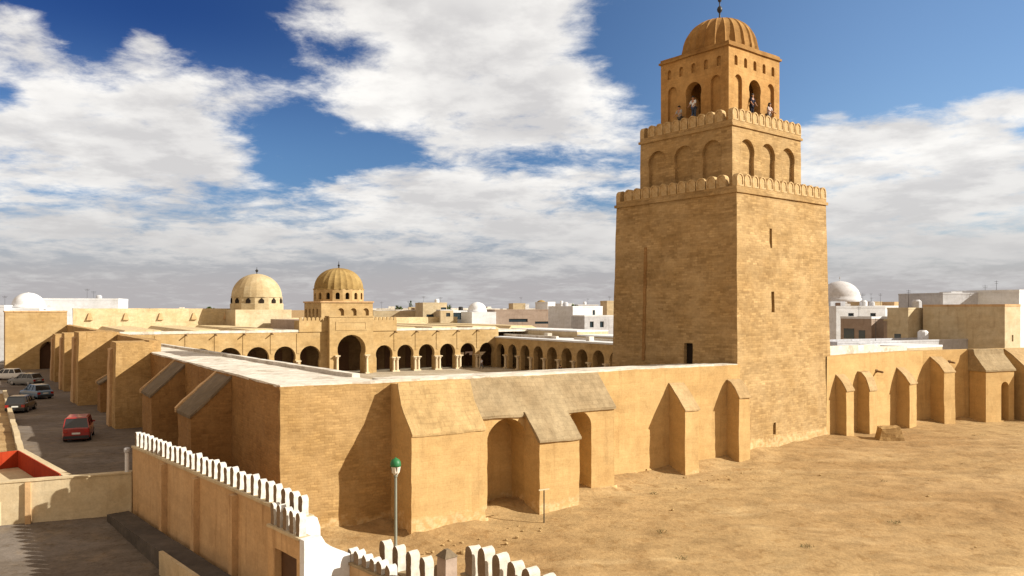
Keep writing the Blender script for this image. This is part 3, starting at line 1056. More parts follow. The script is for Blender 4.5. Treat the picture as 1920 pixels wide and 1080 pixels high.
def columns(xs_, y, parent, z1=2.85, both=True):
    for x_ in xs_:
        q_ = MB()
        q_.box(x_ - .30, x_ + .30, y - .30, y + .30, .03, .22)
        q_.lathe([(.21, .2), (.19, 1.3), (.17, z1 - .42), (.20, z1 - .38), (.30, z1 - .1), (.32, z1)], 10, Matrix.Translation((x_, y, 0)))
        q_.box(x_ - .36, x_ + .36, y - .36, y + .36, z1 - .02, z1 + .12)
        q_.build('column', M['marble'], parent)


mb = MB()
panel(mb, 1.2, 28.0, .03, 6.15, V0, V0 + .8, [(x_, 2.75, .03, 2.06, 'horseshoe', None) for x_ in ARL])
panel(mb, 34.6, 56.6, .03, 6.15, V0, V0 + .8, [(x_, 2.45, .03, 2.12, 'horseshoe', None) for x_ in ARR])
fc = mb.build('facade', M['court'], ph)
# shallow pilaster strips between the arches and paired columns under them
for lst in (ARL, ARR):
    for a, b in zip(lst, lst[1:]):
        q = MB()
        q.box((a + b) / 2 - .16, (a + b) / 2 + .16, V0 - .07, V0 + .02, 3.2, 5.95)
        q.build('pilaster_strip', M['court'], fc)
columns([(a + b) / 2 - .25 for a, b in zip(ARR, ARR[1:])] + [(a + b) / 2 + .32 for a, b in zip(ARR, ARR[1:])], V0 - .16, fc, 2.1)
columns([(a + b) / 2 for a, b in zip(ARL, ARL[1:])], V0 - .16, fc, 2.05)
# roof edge, whitewashed
for a, b in ((1.2, 23.88), (38.72, 56.0)):
    mb = MB()
    mb.box(a, b, V0 - .06, V0 + 1.0, 6.155, 6.48)
    mb.rough(1.2, .03, 80)
    mb.build('roof_edge', M['lime'], ph)
for x_ in (9.0, 12.7, 16.4, 20.1, 38.5, 42, 45.5, 49.1, 52.6):
    spout((x_, V0 - .05, 5.98), 0, ph, .75)
# flat roof and body
mb = MB()
mb.box(-1.5, 72, V0 + .81, V0 + 43, 5.7, 6.0)
mb.build('flat_roof', M['lime'], ph)
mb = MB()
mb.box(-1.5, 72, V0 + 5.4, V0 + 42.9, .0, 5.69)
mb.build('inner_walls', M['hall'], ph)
mb = MB()
for i in range(9):
    a = 2 + i * 7.6
    if 26 < a + 2 < 38:
        continue
    mb = MB()
    mb.hull([(a, V0 + 6 + random.uniform(0, 2), 6.0), (a + 5.5, V0 + 6, 6.0), (a + 5.5, V0 + 40, 6.0), (a, V0 + 40, 6.0), (a + .6, V0 + 7, 6.5), (a + 4.9, V0 + 7, 6.5), (a + 4.9, V0 + 40, 6.5), (a + .6, V0 + 40, 6.5)])
    mb.build('roof_ridge', M['palestone'], ph)

# far parapet wall seen over the roof, with little stepped caps
mb = MB()
mb.box(-1.5, 34, V0 + 43, V0 + 44, 0, 9.5)
mb.box(34, 72, V0 + 43, V0 + 44, 0, 7.7)
mb.rough(2.0, .06, 83)
fw = mb.build('rear_wall', M['palestone'], ph)
for i in range(6):
    x_ = 1.0 + i * 5.6
    mb = MB()
    mb.hull([(x_ - .5, V0 + 42.6, 7.5), (x_ + .5, V0 + 42.6, 7.5), (x_ + .5, V0 + 43, 7.5), (x_ - .5, V0 + 43, 7.5), (x_ - .15, V0 + 42.8, 8.7), (x_ + .15, V0 + 42.8, 8.7), (x_ + .15, V0 + 43, 8.7), (x_ - .15, V0 + 43, 8.7)])
    mb.build('stepped_stay', M['tan'], fw)
# raised nave between the domes
mb = MB()
mb.box(29.2, 34.2, V0 + 11.5, V0 + 34, 6.0, 7.6)
mb.build('raised_nave', M['mauve'], ph)
# porch block
mb = MB()
panel(mb, 28.0, 34.6, .03, 8.25, V0 - 1.0, V0 + .8, [(31.3, 3.9, .03, 2.65, 'horseshoe', None)])
pb = mb.build('portal', M['court'], ph)
mb = MB()
panel(mb, 28.9, 33.7, 6.35, 7.6, V0 - 1.06, V0 - 1.002, [(31.3, 4.2, 6.5, 7.45, 'rect', .04)])
mb.box(27.9, 34.7, V0 - 1.1, V0 + .82, 8.254, 8.42)
mb.build('portal_moulding', M['court'], pb)
columns([29.05, 33.55], V0 - 1.2, pb, 2.65)
sh_ = []
for a, b in ((23.9, 27.99), (34.61, 38.7)):
    mb = MB()
    mb.box(a, b, V0 - .15, V0 + 2.2, 6.16, 7.75)
    sh_.append(mb.build('porch_shoulder', M['court'], ph))
src = merlon_mesh('merlon', .42, .5, .25, M['court'])
first = True
for a, sb in zip((24.15, 34.85), sh_):
    for i in range(7):
        place(src, sb, (a + .6 * i, V0, 7.74), 0, first)
        first = False
# porch dome
mb = MB()
X0, X1, Y0, Y1 = 28.0, 36.0, V0 + 2.6, V0 + 10.6
panel(mb, X0, X1, 6.0, 10.35, Y0, Y0 + 1, [(X0 + 3.0 + i * 1.95, .95, 8.0, 9.05, 'round', .35) for i in range(3)])
panel(mb, 0, 7.0, 6.0, 10.35, 0, 1, [(.9 + i * 1.75, .85, 8.0, 9.05, 'round', .35) for i in range(4)], mp=lambda x, y, z: (X0 + y, Y1 - x, z))
mb.box(X0 + 1.0, X1, Y0 + 1.0, Y1, 6.0, 10.35)
db = mb.build('porch_dome_base', M['court'], ph)
mb = MB()
mb.box(X0 - .15, X1 + .15, Y0 - .15, Y1 + .15, 10.354, 10.56)
mb.build('cornice', M['tan'], db)
cx, cy = (X0 + X1) / 2 + .1, (Y0 + Y1) / 2
mb = MB()
rD = 3.72
for k in range(16):
    a = R(22.5 * k)
    hw = rD * math.tan(R(11.25))
    rot = Matrix.Translation((cx, cy, 0)) @ Matrix.Rotation(a, 4, 'Z')
    panel(mb, -hw, hw, 10.5, 12.35, -rD, -rD + .6, [(0, .62, 10.85, 11.55, 'round', .45)], closed=False, mp=lambda x, y, z, rot=rot: tuple(rot @ Vector((x, y, z))))
mb.build('porch_dome_drum', M['court'], ph)
drum = ph.children[-1]
drum = [o for o in ph.children if o.name.startswith('porch_dome_drum')][0]
for k in range(16):
    a = R(22.5 * k)
    rot = Matrix.Translation((cx, cy, 0)) @ Matrix.Rotation(a, 4, 'Z')
    q = MB()
    q.box(-.29, .29, -rD + .40, -rD + .44, 10.86, 11.8, rot)
    q.build('window', M['dark'], drum)
mb = MB()
prof = [(3.85, 12.30), (3.85, 12.5)] + [(3.70 * cos(a) ** .9, 12.5 + 3.15 * sin(a)) for a in [R(0) + R(86) * i / 12 for i in range(13)]] + [(.1, 15.68)]
mb.lathe(prof, 144, Matrix.Translation((cx, cy, 0)), ripple=lambda i: 1 - .03 * abs(sin(pi * i / 6.0)))
pd = mb.build('porch_dome', M['dome'], ph)
mb = MB()
mb.lathe([(.12, 15.6), (.1, 15.9), (.2, 16.05), (.06, 16.25), (.03, 16.7)], 10, Matrix.Translation((cx, cy, 0)))
mb.build('finial', M['iron'], pd)
# far dome over the mihrab
mx, my = 28.3, V0 + 40
mb = MB()
mb.box(mx - 5, mx + 5, my - 5, my + 3, 6.0, 9.3)
mbz = mb.build('mihrab_dome_base', M['cream'], ph)
mb = MB()
mb.lathe([(4.75, 9.25), (4.75, 10.4), (4.6, 10.45), (4.55, 11.6)], 12, Matrix.Translation((mx, my, 0)) @ Matrix.Rotation(.2, 4, 'Z'))
mb.build('mihrab_dome_drum', M['paledome'], ph)
dr = [o for o in ph.children if o.name.startswith('mihrab_dome_drum')][0]
for k in range(12):
    rot = Matrix.Translation((mx, my, 0)) @ Matrix.Rotation(R(30 * k + 15) + .2, 4, 'Z')
    q = MB()
    q.prism([(-.42, -4.62, 10.5), (.42, -4.62, 10.5), (.42, -4.62, 11.0), (.0, -4.62, 11.42), (-.42, -4.62, 11.0)], (0, .2, 0), rot)
    q.build('window', M['dark'], dr)
mb = MB()
prof = [(4.6, 11.55), (4.6, 11.7)] + [(4.5 * cos(a), 11.7 + 4.25 * sin(a)) for a in [R(86) * i / 12 for i in range(13)]] + [(.1, 15.96)]
mb.lathe(prof, 144, Matrix.Translation((mx, my, 0)), ripple=lambda i: 1 - .009 * abs(sin(pi * i / 6.0)))
o = mb.build('mihrab_dome', M['paledome'], ph)
mb = MB()
mb.lathe([(.1, 15.9), (.08, 16.2), (.28, 16.45), (.28, 16.6), (.05, 16.8), (.03, 17.2)], 10, Matrix.Translation((mx, my, 0)))
mb.build('finial', M['iron'], o)
# back of the narthex with its doors
mb = MB()
for x_ in ARL + [31.3] + ARR:
    q = MB()
    wd = 1.9 if x_ == 31.3 else 1.1
    q.box(x_ - wd, x_ + wd, V0 + 5.25, V0 + 5.38, .05, 3.4 if wd < 1.5 else 4.4)
    q.build('door', M['wood'], ph)
mb.bm.free()

# ------------------------------------------------------------------ east gallery, shaded arcade
eg = thing('arcade_gallery', 'shaded stone arcade with whitewashed flat roof along the right side of the court', 'arcade', mq(56.0, V0), AM - pi / 2)
mb = MB()
ars = [1.6 + 3.6 * i for i in range(17)]
panel(mb, 0, 62, .03, 4.75, 0, .8, [(x_, 2.3, .03, 2.10, 'horseshoe', None) for x_ in ars])
gf = mb.build('facade', M['court'], eg)
columns([(a + b) / 2 for a, b in zip(ars, ars[1:])], -.16, gf, 2.08)
mb = MB()
mb.box(-1, 62, -.08, 6.2, 4.752, 4.98)
mb.build('flat_roof', M['white'], eg)
mb = MB()
mb.box(-1, 62, 5.6, 6.4, 0.0, 4.75)
mb.build('back_wall', M['court'], eg)
mb = MB()
mb.box(-1, 14, 2.2, 2.6, 4.98, 5.35)
mb.box(17, 30, 3.2, 3.5, 4.98, 5.25)
mb.box(33, 62, 2.6, 2.9, 4.98, 5.30)
mb.box(9, 10, 3.4, 4.2, 4.98, 5.7)
mb.box(22.5, 23.3, 1.2, 2.0, 4.98, 5.6)
mb.build('roof_kerbs', M['lime'], eg)
# outer half of the gallery: higher roofs behind it
eo = thing('arcade_gallery', 'plain flat-roofed outer range behind the shaded arcade, cream and unevenly whitewashed', 'arcade', mq(62.8, V0 + 4), AM - pi / 2)
mb = MB()
mb.box(-2, 17, 0, 6, 0, 5.9)
mb.box(17.01, 34, 0, 6, 0, 5.3)
mb.box(34.01, 70, 0, 6, 0, 5.6)
mb.build('walls', M['cream'], eo)
mb = MB()
mb.box(-2, 16.98, -.05, 6.05, 5.904, 6.1)
mb.box(17.02, 34, -.05, 6.05, 5.304, 5.5)
mb.box(34.02, 70, -.05, 6.05, 5.604, 5.8)
mb.build('flat_roof', M['white'], eo)

# ------------------------------------------------------------------ west and front galleries: roofs seen from above
wg = thing('arcade_gallery', 'whitewashed flat-roofed gallery behind the street-side wall, left of the court', 'arcade', N, AM)
mb = MB()
# the gallery narrows towards the prayer hall
mb.hull([(.9, 1.0, 5.45), (6.0, 1.0, 5.45), (1.3, V0 - .1, 5.45), (-1.0, V0 - .1, 5.45), (.9, 1.0, 5.66), (6.0, 1.0, 5.66), (1.3, V0 - .1, 5.66), (-1.0, V0 - .1, 5.66)])
mb.rough(1.2, .04, 90)
mb.build('flat_roof', M['lime'], wg)
mb = MB()
mb.hull([(5.35, 5.2, 5.6), (5.8, 5.2, 5.6), (1.35, V0 - .12, 5.6), (.9, V0 - .12, 5.6), (5.35, 5.2, 5.86), (5.8, 5.2, 5.86), (1.35, V0 - .12, 5.86), (.9, V0 - .12, 5.86)])
mb.rough(1.2, .03, 91)
mb.build('roof_kerbs', M['lime'], wg)
mb = MB()
panel(mb, 0, V0 - 6, .03, 5.44, 0, .8, [(2.2 + 3.65 * i, 2.5, .03, 2.7, 'horseshoe', None) for i in range(18)], mp=lambda x, y, z: (5.7 - .066 * x - y, 5.2 + x, z))
mb.build('facade', M['court'], wg)
ng = thing('arcade_gallery', 'narrow whitewashed roof of the front gallery, just behind the sunlit front wall', 'arcade', N, AW)
mb = MB()
mb.box(6.2, 28.9, .93, 4.7, 5.42, 5.64)
mb.rough(1.5, .03, 92)
mb.build('flat_roof', M['lime'], ng)
mb = MB()
panel(mb, 6.5, 28.9, .03, 5.41, 0, .8, [(8.3 + 3.65 * i, 2.5, .03, 2.7, 'horseshoe', None) for i in range(6)], mp=lambda x, y, z: (x, 4.7 - y, z))
mb.build('facade', M['court'], ng)

# ------------------------------------------------------------------ town houses
def house(name, label, px0, px1, Y, ztop, depth, mat, rz=AM, windows=(), parapet_h=.35, roofmat='white', group='houses of the old town', zb=-.3, extra=None, swin=()):
    """a flat-roofed house whose front face, turned by rz, reaches from column px0 to px1 at distance about Y.
    windows: (share along the front, width, sill, head); swin: the same along its left side"""
    k0, k1 = (px0 - 960) / F, (px1 - 960) / F
    x0 = k0 * Y
    # length along the front so that its far end stands at px1
    L = (k1 * Y - x0) / (cos(rz) - k1 * sin(rz))
    h = thing(name, label, 'house', (x0, Y, 0), rz, group)
    q_ = MB()
    ops = []
    for u_, wd, a, b in windows:
        ops.append((u_ * L, wd, a, b, 'rect', .25))
    panel(q_, 0, L, zb, ztop, 0, depth, ops)
    q_.build('walls', M[mat], h)
    for u_, wd, a, b in windows:
        q_ = MB()
        q_.box(u_ * L - wd / 2 + .02, u_ * L + wd / 2 - .02, .17, .21, a + .02, b - .02)
        q_.build('window', M['glasswin'], h)
    for u_, wd, a, b in swin:
        q_ = MB()
        q_.box(-.03, .06, u_ * depth - wd / 2, u_ * depth + wd / 2, a, b)
        wf = q_.build('window', M['glasswin'], h)
        q_ = MB()
        q_.box(-.07, .02, u_ * depth - wd / 2 - .08, u_ * depth + wd / 2 + .08, a - .13, a - .01)
        q_.build('sill', M['white'], wf)
    q_ = MB()
    t_ = .22
    e = .03
    q_.box(-e, L + e, -e, t_, ztop + .003, ztop + parapet_h)
    q_.box(-e, L + e, depth - t_, depth + e, ztop + .003, ztop + parapet_h)
    q_.box(-e, t_, t_ + .002, depth - t_ - .002, ztop + .003, ztop + parapet_h)
    q_.box(L - t_, L + e, t_ + .002, depth - t_ - .002, ztop + .003, ztop + parapet_h)
    q_.build('roof_parapet', M[roofmat], h)
    if extra:
        extra(h, L, depth, ztop)
    rh = random.Random(int(px0 * 7 + Y))
    if L > 2.5 and 'dome' not in name:
        for k in range(rh.choice((0, 0, 1, 1, 2))):
            ax, ay, ah = rh.uniform(.1, .9) * L, rh.uniform(.2, .8) * depth, rh.uniform(1.2, 2.6)
            q_ = MB()
            q_.tube((ax, ay, ztop - .05), (ax, ay, ztop + ah), .025, .018, 5)
            for j in range(2):
                q_.tube((ax - .45 + .08 * j, ay, ztop + ah - .15 - .22 * j), (ax + .45 - .08 * j, ay, ztop + ah - .15 - .22 * j), .018, .018, 4)
            q_.build('aerial', M['iron'], h)
        if rh.random() < .6 and L > 3.5:
            tx, ty = rh.uniform(.2, .8) * L, rh.uniform(.3, .8) * depth
            q_ = MB()
            q_.lathe([(.55, ztop - .01), (.55, ztop + .95), (.35, ztop + 1.15)], 12, Matrix.Translation((tx, ty, 0)))
            q_.build('water_tank', M[rh.choice(('grey', 'white', 'iron'))], h)
    return h


def stair_hut(wd, dp, hh, mat, ux=.5, uy=.5):
    def f(h, L, depth, zt_):
        q_ = MB()
        q_.box(ux * L - wd / 2, ux * L + wd / 2, uy * depth - dp / 2, uy * depth + dp / 2, zt_ - .01, zt_ + hh)
        o_ = q_.build('stair_hut', M[mat], h)
        q_ = MB()
        q_.box(ux * L - .4, ux * L + .4, uy * depth - dp / 2 - .04, uy * depth - dp / 2 + .04, zt_ + .05, zt_ + min(1.9, hh - .2))
        q_.build('door', M['wood'], o_)
    return f


def tank(ux, uy, r, hh, mat):
    def f(h, L, depth, zt_):
        q_ = MB()
        q_.lathe([(r, zt_), (r, zt_ + hh), (r * .6, zt_ + hh + r * .3)], 12, Matrix.Translation((ux * L, uy * depth, 0)))
        q_.build('water_tank', M[mat], h)
    return f


def both(*fs):
    def f(*a):
        for g in fs:
            g(*a)
    return f


def dome_on(ux, uy, r, mat, fin=True):
    def f(h, L, depth, zt_):
        q_ = MB()
        prof_ = [(r * 1.05, zt_), (r * 1.05, zt_ + r * .25)] + [(r * cos(R(84) * i / 9), zt_ + r * .25 + r * .9 * sin(R(84) * i / 9)) for i in range(10)] + [(.05, zt_ + r * 1.17)]
        q_.lathe(prof_, 36, Matrix.Translation((ux * L, uy * depth, 0)))
        o_ = q_.build('dome', M[mat], h, smooth=True)
        if fin:
            q_ = MB()
            q_.lathe([(.07, zt_ + r * 1.15), (.05, zt_ + r * 1.15 + .6), (.2, zt_ + r * 1.15 + .8), (.03, zt_ + r * 1.15 + 1.2)], 8, Matrix.Translation((ux * L, uy * depth, 0)))
            q_.build('finial', M['grey'], o_)
    return f


# right of the tower
house('town_house', 'tall brown house with a blank shaded side and a narrow sunlit front', 1884, 1913, 85, 9.65, 9.0, 'cream', parapet_h=.25, roofmat='tan', windows=[(.5, .35, 5.9, 6.6)])
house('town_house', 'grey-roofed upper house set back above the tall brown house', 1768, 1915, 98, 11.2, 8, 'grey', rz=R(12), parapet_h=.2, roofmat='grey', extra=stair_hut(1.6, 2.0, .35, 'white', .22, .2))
house('town_house', 'cream house with a long sunlit flank catching a diagonal shadow, beside the tall brown house', 1703, 1757, 92, 9.35, 2.6, 'cream', parapet_h=.2, roofmat='cream', swin=[(.5, .8, 5.6, 6.5)])
house('town_house', 'low pinkish house with two dark windows beside the tower', 1634, 1664, 100, 8.15, 4.4, 'mauve', parapet_h=.3, roofmat='white', swin=[(.30, .9, 5.6, 6.7), (.72, 1.5, 5.6, 6.9)])
house('town_house', 'pink house with one small dark window and a sunlit corner, between two cream houses', 1700, 1712, 96.5, 7.9, 3.0, 'mauve', parapet_h=.25, roofmat='cream', swin=[(.55, .8, 5.5, 6.3)])
house('town_house', 'white terrace house with a blue-shadowed roof rising behind the pinkish houses', 1568, 1660, 118, 9.55, 8, 'white', rz=R(8), windows=[(.3, .9, 7.8, 8.8), (.75, .9, 7.8, 8.8)], parapet_h=.3, extra=stair_hut(2.4, 2.2, 1.0, 'grey', .25, .5))
house('town_house', 'white house with a dark roof hut, behind the cream house right of the tower', 1640, 1720, 128, 9.6, 8, 'white', rz=R(25), windows=[(.35, 1.0, 7.6, 8.9)], extra=both(stair_hut(3.0, 2.4, 1.0, 'tan', .85, .4), tank(.4, .5, .5, .9, 'grey')))
house('domed_shrine', 'big pale white dome on a square shrine, in the distance right of the tower', 1562, 1632, 205, 10.9, 10.5, 'white', rz=R(6), parapet_h=.4, extra=dome_on(.46, .5, 5.1, 'grey2'))
house('town_house', 'yellowish low house right of the distant white dome', 1632, 1655, 190, 11.0, 8, 'cream', rz=R(10), parapet_h=.2, roofmat='cream')
house('town_house', 'white sliver of a house at the right edge of the picture', 1911, 1990, 95, 11.4, 8, 'white', parapet_h=.3)
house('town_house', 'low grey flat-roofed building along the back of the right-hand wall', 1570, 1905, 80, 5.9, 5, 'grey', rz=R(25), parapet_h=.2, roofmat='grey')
# between the domes and the tower
house('town_house', 'long dull brown flat-topped building left of the tower', 928, 1072, 172, 9.05, 12, 'mauve', rz=R(14), parapet_h=.3, roofmat='mauve', windows=[(.3, 4.2, 6.6, 7.3), (.66, 5.0, 6.2, 6.7)])
house('town_house', 'bright white cubic house next to the tower', 1074, 1130, 158, 9.7, 9, 'white', rz=R(30), parapet_h=.3, windows=[(.7, .6, 7.6, 9.2)])
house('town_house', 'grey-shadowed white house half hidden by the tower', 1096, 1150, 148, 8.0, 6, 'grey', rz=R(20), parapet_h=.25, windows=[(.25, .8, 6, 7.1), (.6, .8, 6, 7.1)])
house('domed_shrine', 'small white house with a low white dome behind the long brown building', 885, 930, 168, 8.6, 8, 'white', rz=R(20), parapet_h=.2, extra=dome_on(.45, .5, 2.0, 'white', False))
house('town_house', 'yellow house with two dark windows, right of the ribbed dome', 793, 838, 182, 10.6, 9, 'cream', rz=R(18), windows=[(.3, 1.7, 7.0, 8.2), (.86, 1.3, 8.7, 9.8)], parapet_h=.3, roofmat='cream')
house('town_house', 'low cream house with a gabled roof hut, right of the ribbed dome', 700, 796, 190, 9.0, 9, 'cream', rz=R(12), parapet_h=.3, roofmat='lime', extra=stair_hut(2.2, 2.2, .9, 'cream', .8, .5))
house('town_house', 'white house with a dark red doorway and a grey side', 838, 884, 176, 8.8, 8, 'white', rz=R(22), windows=[(.42, 1.9, 7.1, 8.6)], parapet_h=.3)
house('town_house', 'small cream house before the red-doored white house', 826, 850, 170, 9.1, 6, 'cream', rz=R(14), windows=[(.6, .9, 7.8, 8.6)], parapet_h=.2)
house('town_house', 'small yellow roof house over the long brown building', 962, 985, 215, 10.8, 7, 'cream', rz=R(10), parapet_h=.2, roofmat='cream')
house('domed_shrine', 'tiny olive-coloured dome over the long brown building', 1010, 1026, 240, 10.2, 5, 'cream', rz=R(10), parapet_h=.2, extra=dome_on(.5, .5, 1.7, 'dome', False))
house('town_house', 'pointed white house top beside the tiny olive dome', 1027, 1041, 230, 11.0, 6, 'white', rz=R(35), parapet_h=.5)
house('town_house', 'white block with a flat top, left of the roof trees by the tower', 1052, 1076, 250, 10.9, 7, 'white', rz=R(12), parapet_h=.3)
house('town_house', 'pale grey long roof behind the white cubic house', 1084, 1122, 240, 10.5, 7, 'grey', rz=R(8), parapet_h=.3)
house('town_house', 'yellow house stub touching the tower edge on the skyline', 1138, 1160, 190, 11.1, 5, 'cream', rz=R(12), parapet_h=.3, roofmat='cream')
house('town_house', 'thin white chimney-like house over the brown building', 985, 992, 225, 10.7, 3, 'white', rz=R(10), parapet_h=.2)
# left: behind the far corner of the mosque
house('town_house', 'long bright white building behind the far end of the prayer hall', 62, 222, 150, 11.0, 10, 'white', rz=R(16), parapet_h=.45)
house('domed_shrine', 'white house with a smooth white dome at the left edge', 12, 74, 143, 9.3, 8, 'white', rz=R(16), parapet_h=.3, extra=dome_on(.50, .4, 2.7, 'white', False))
house('town_house', 'white house at the left edge beyond the street', -70, 8, 140, 9.7, 10, 'white', rz=R(10), parapet_h=.4, windows=[(.8, 1.0, 3.2, 4.6), (.8, 1.1, .2, 2.3)])
# the remaining town reads as one mass of low roofs along the horizon
mb = MB()
rr = random.Random(5)
for i in range(240):
    px = rr.uniform(-250, 2200)
    Y = rr.uniform(255, 620)
    if px < 560 and Y < 330:
        continue
    x = (px - 960) / F * Y
    wd, dp, hh = rr.uniform(6, 18), rr.uniform(6, 14), rr.choice([4.2, 5, 6.5, 7, 8, 8.5, 9.2, 9.8])
    rot = Matrix.Translation((x, Y, 0)) @ Matrix.Rotation(rr.uniform(.1, .7), 4, 'Z')
    mb.box(-wd / 2, wd / 2, -dp / 2, dp / 2, -.5, hh, rot)
    if rr.random() < .5:
        mb.box(-1.5, 1.2, -1.4, 1.4, hh, hh + rr.uniform(.7, 1.3), rot)
o = mb.build('distant_town', M['lime'])
tag(o, 'mass of low pale houses spreading to the horizon', 'town', kind='stuff')


# ------------------------------------------------------------------ trees on the skyline
def leaf_mat(name, c1, c2):
    m, t, b = new_mat(name)
    tcn = t.new('ShaderNodeTexCoord')
    n = t.noise(tcn.outputs['Object'], 1.7, 3.0)
    t.l.new(t.mix(t.smooth(n, .35, .65), c1, c2), b.inputs['Base Color'])
    return m


M['leaf'] = leaf_mat('dark_foliage', (.035, .055, .02), (.075, .10, .035))
M['bark'] = plain('bark', (.12, .08, .05), .9, .1)


def tree(name, label, px, Y, ztop, wd, slim=False, seed=1, group='trees on the skyline'):
    rg = random.Random(seed)
    x = (px - 960) / F * Y
    t_ = thing(name, label, 'tree', (x, Y, 0), rg.uniform(0, 6), group)
    q_ = MB()
    hb = ztop * (.15 if slim else .5)
    q_.tube((0, 0, -.2), (.1, 0, ztop * .8), .05 * wd + .08, .05, 7)
    for i in range(5):
        a = rg.uniform(0, 6.3)
        q_.tube((.05, 0, hb + (ztop - hb) * .1 * i), (cos(a) * wd * .32, sin(a) * wd * .32, hb + (ztop - hb) * (.25 + .12 * i)), .07, .02, 5)
    q_.build('trunk', M['bark'], t_)
    q_ = MB()
    cl = [(rg.uniform(-.3, .3) * wd, rg.uniform(-.3, .3) * wd, rg.uniform(hb + .2, ztop * .92), rg.uniform(.16, .28) * wd) for _ in range(9)]
    for i in range(420):
        if slim:
            z = rg.uniform(hb, ztop)
            u = (z - hb) / (ztop - hb)
            r = wd / 2 * (min(1, u * 5) * (1 - u) ** .6 + .08) * rg.uniform(.5, 1.1)
            a = rg.uniform(0, 6.3)
            c = Vector((r * cos(a), r * sin(a), z))
            s_ = .16
        else:
            k = rg.choice(cl)
            d = Vector((rg.gauss(0, 1), rg.gauss(0, 1), rg.gauss(0, .8))).normalized() * k[3] * rg.uniform(.6, 1.1)
            c = Vector(k[:3]) + d
            s_ = .07 * wd
        a = Vector((rg.uniform(-1, 1), rg.uniform(-1, 1), rg.uniform(-1, 1))).normalized() * s_
        b = a.cross(Vector((rg.uniform(-1, 1), rg.uniform(-1, 1), rg.uniform(-1, 1)))).normalized() * s_
        q_.poly([c - a, c + b, c + a, c - b])
    q_.build('crown', M['leaf'], t_, fix=False)
    return t_


tree('cypress_tree', 'dark slim tree on the skyline, left of the yellow house', 770, 225, 11.7, 2.1, True, 3)
tree('cypress_tree', 'dark squat tree touching the yellow house on the skyline', 786, 228, 11.3, 2.6, True, 4)
tree('broadleaf_tree', 'dark rounded tree on the roofs just right of the yellow house', 832, 232, 10.9, 4.6, False, 5)
tree('broadleaf_tree', 'low dark tree above the long brown building', 1040, 212, 9.9, 5.0, False, 6)
tree('broadleaf_tree', 'leaning dark tree above the white cubic house', 1076, 222, 10.6, 6.5, False, 7)
tree('broadleaf_tree', 'low green tree below the big white dome', 1612, 186, 9.9, 5.5, False, 8)
tree('broadleaf_tree', 'small dark tree on the skyline between the white building and the pale dome', 280, 215, 10.3, 3.6, False, 9)
tree('broadleaf_tree', 'faint dark bush on the skyline left of the pale dome', 388, 230, 10.0, 4.5, False, 10)
tree('broadleaf_tree', 'dark low tree just right of the ribbed dome', 745, 240, 10.3, 4.2, False, 11)

# ------------------------------------------------------------------ near walls with crenellations
PA0, PA1 = Vector((-18.9, 39.9, 0)), Vector((-6.75, 26.0, 0))
LA = (PA1 - PA0).length
dA = (PA1 - PA0).normalized()
rA = math.atan2(dA.y, dA.x)
zA = 2.45
M['merlon'] = stone('merlon_limewash', (0.84, 0.78, 0.67), (0.70, 0.62, 0.50), courses=0.0, blot=0.8, streak=0.5, bump=0.3, coord='Object')
cw = thing('crenellated_wall', 'long tan wall of the yard topped with a row of narrow white merlons', 'wall', PA0, rA)
mb = MB()
panel(mb, -.1, LA - .25, -2.2, zA, 0, .42, [])
mb.rough(1.0, .02, 101)
wa = mb.build('plastered_face', M['tan'], cw)
mb = MB()
panel(mb, LA - 1.75, LA + .6, -2.2, zA - .42, -.46, -.03, [(LA - .42, 1.60, -1.6, 1.42, 'rect', .3)])
mb.rough(.8, .02, 111)
mb.build('door_bay', M['tan'], cw)
mb = MB()
mb.box(LA - 1.21, LA + .37, -.22, -.18, -1.6, 1.42)
mb.build('door', M['wood'], cw)
for s_ in (4.9, 8.9, 12.9):
    q = MB()
    q.box(s_ - .18, s_ + .18, -.24, .02, -2.2, zA - .08)
    q.rough(.8, .02, 102 + s_)
    q.build('pilaster', M['tan'], cw)
mb = MB()
mb.box(-.1, LA - .25, -.05, .47, zA + .002, zA + .10)
mb.box(LA - 1.77, LA + .6, -.50, -.055, zA - .418, zA - .33)
mb.rough(.6, .015, 104)
mb.build('coping', M['cream'], cw)
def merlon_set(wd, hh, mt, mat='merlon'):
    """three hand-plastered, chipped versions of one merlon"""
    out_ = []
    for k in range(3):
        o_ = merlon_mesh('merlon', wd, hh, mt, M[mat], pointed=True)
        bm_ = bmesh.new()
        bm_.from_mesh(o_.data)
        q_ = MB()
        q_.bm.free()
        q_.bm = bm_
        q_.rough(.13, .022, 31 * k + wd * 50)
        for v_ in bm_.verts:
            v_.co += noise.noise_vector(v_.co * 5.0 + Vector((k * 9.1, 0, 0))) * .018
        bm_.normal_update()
        o_.data.materials.append(M['shadeface'])
        for f_ in bm_.faces:      # broad faces darkened in colour to stand for shade; edges and heads stay limewashed
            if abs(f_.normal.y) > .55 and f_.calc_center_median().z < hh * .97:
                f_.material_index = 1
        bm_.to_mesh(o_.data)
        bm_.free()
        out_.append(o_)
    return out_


M['shadeface'] = stone('shaded_merlon_face', (0.34, 0.235, 0.14), (0.24, 0.155, 0.085), courses=0.0, blot=0.9, streak=0.6, bump=0.4, coord='Object')  # dark colour standing in for shade on the merlon faces
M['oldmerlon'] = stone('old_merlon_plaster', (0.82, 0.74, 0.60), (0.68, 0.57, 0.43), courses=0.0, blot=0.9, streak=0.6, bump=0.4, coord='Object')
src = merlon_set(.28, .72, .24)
used = set()


rm = random.Random(3)


def put_merlon(srcs, parent, loc, i, scale):
    o_ = srcs[i % 3]
    place(o_, parent, loc, rm.uniform(-.05, .05), id(o_) not in used, scale)
    used.add(id(o_))


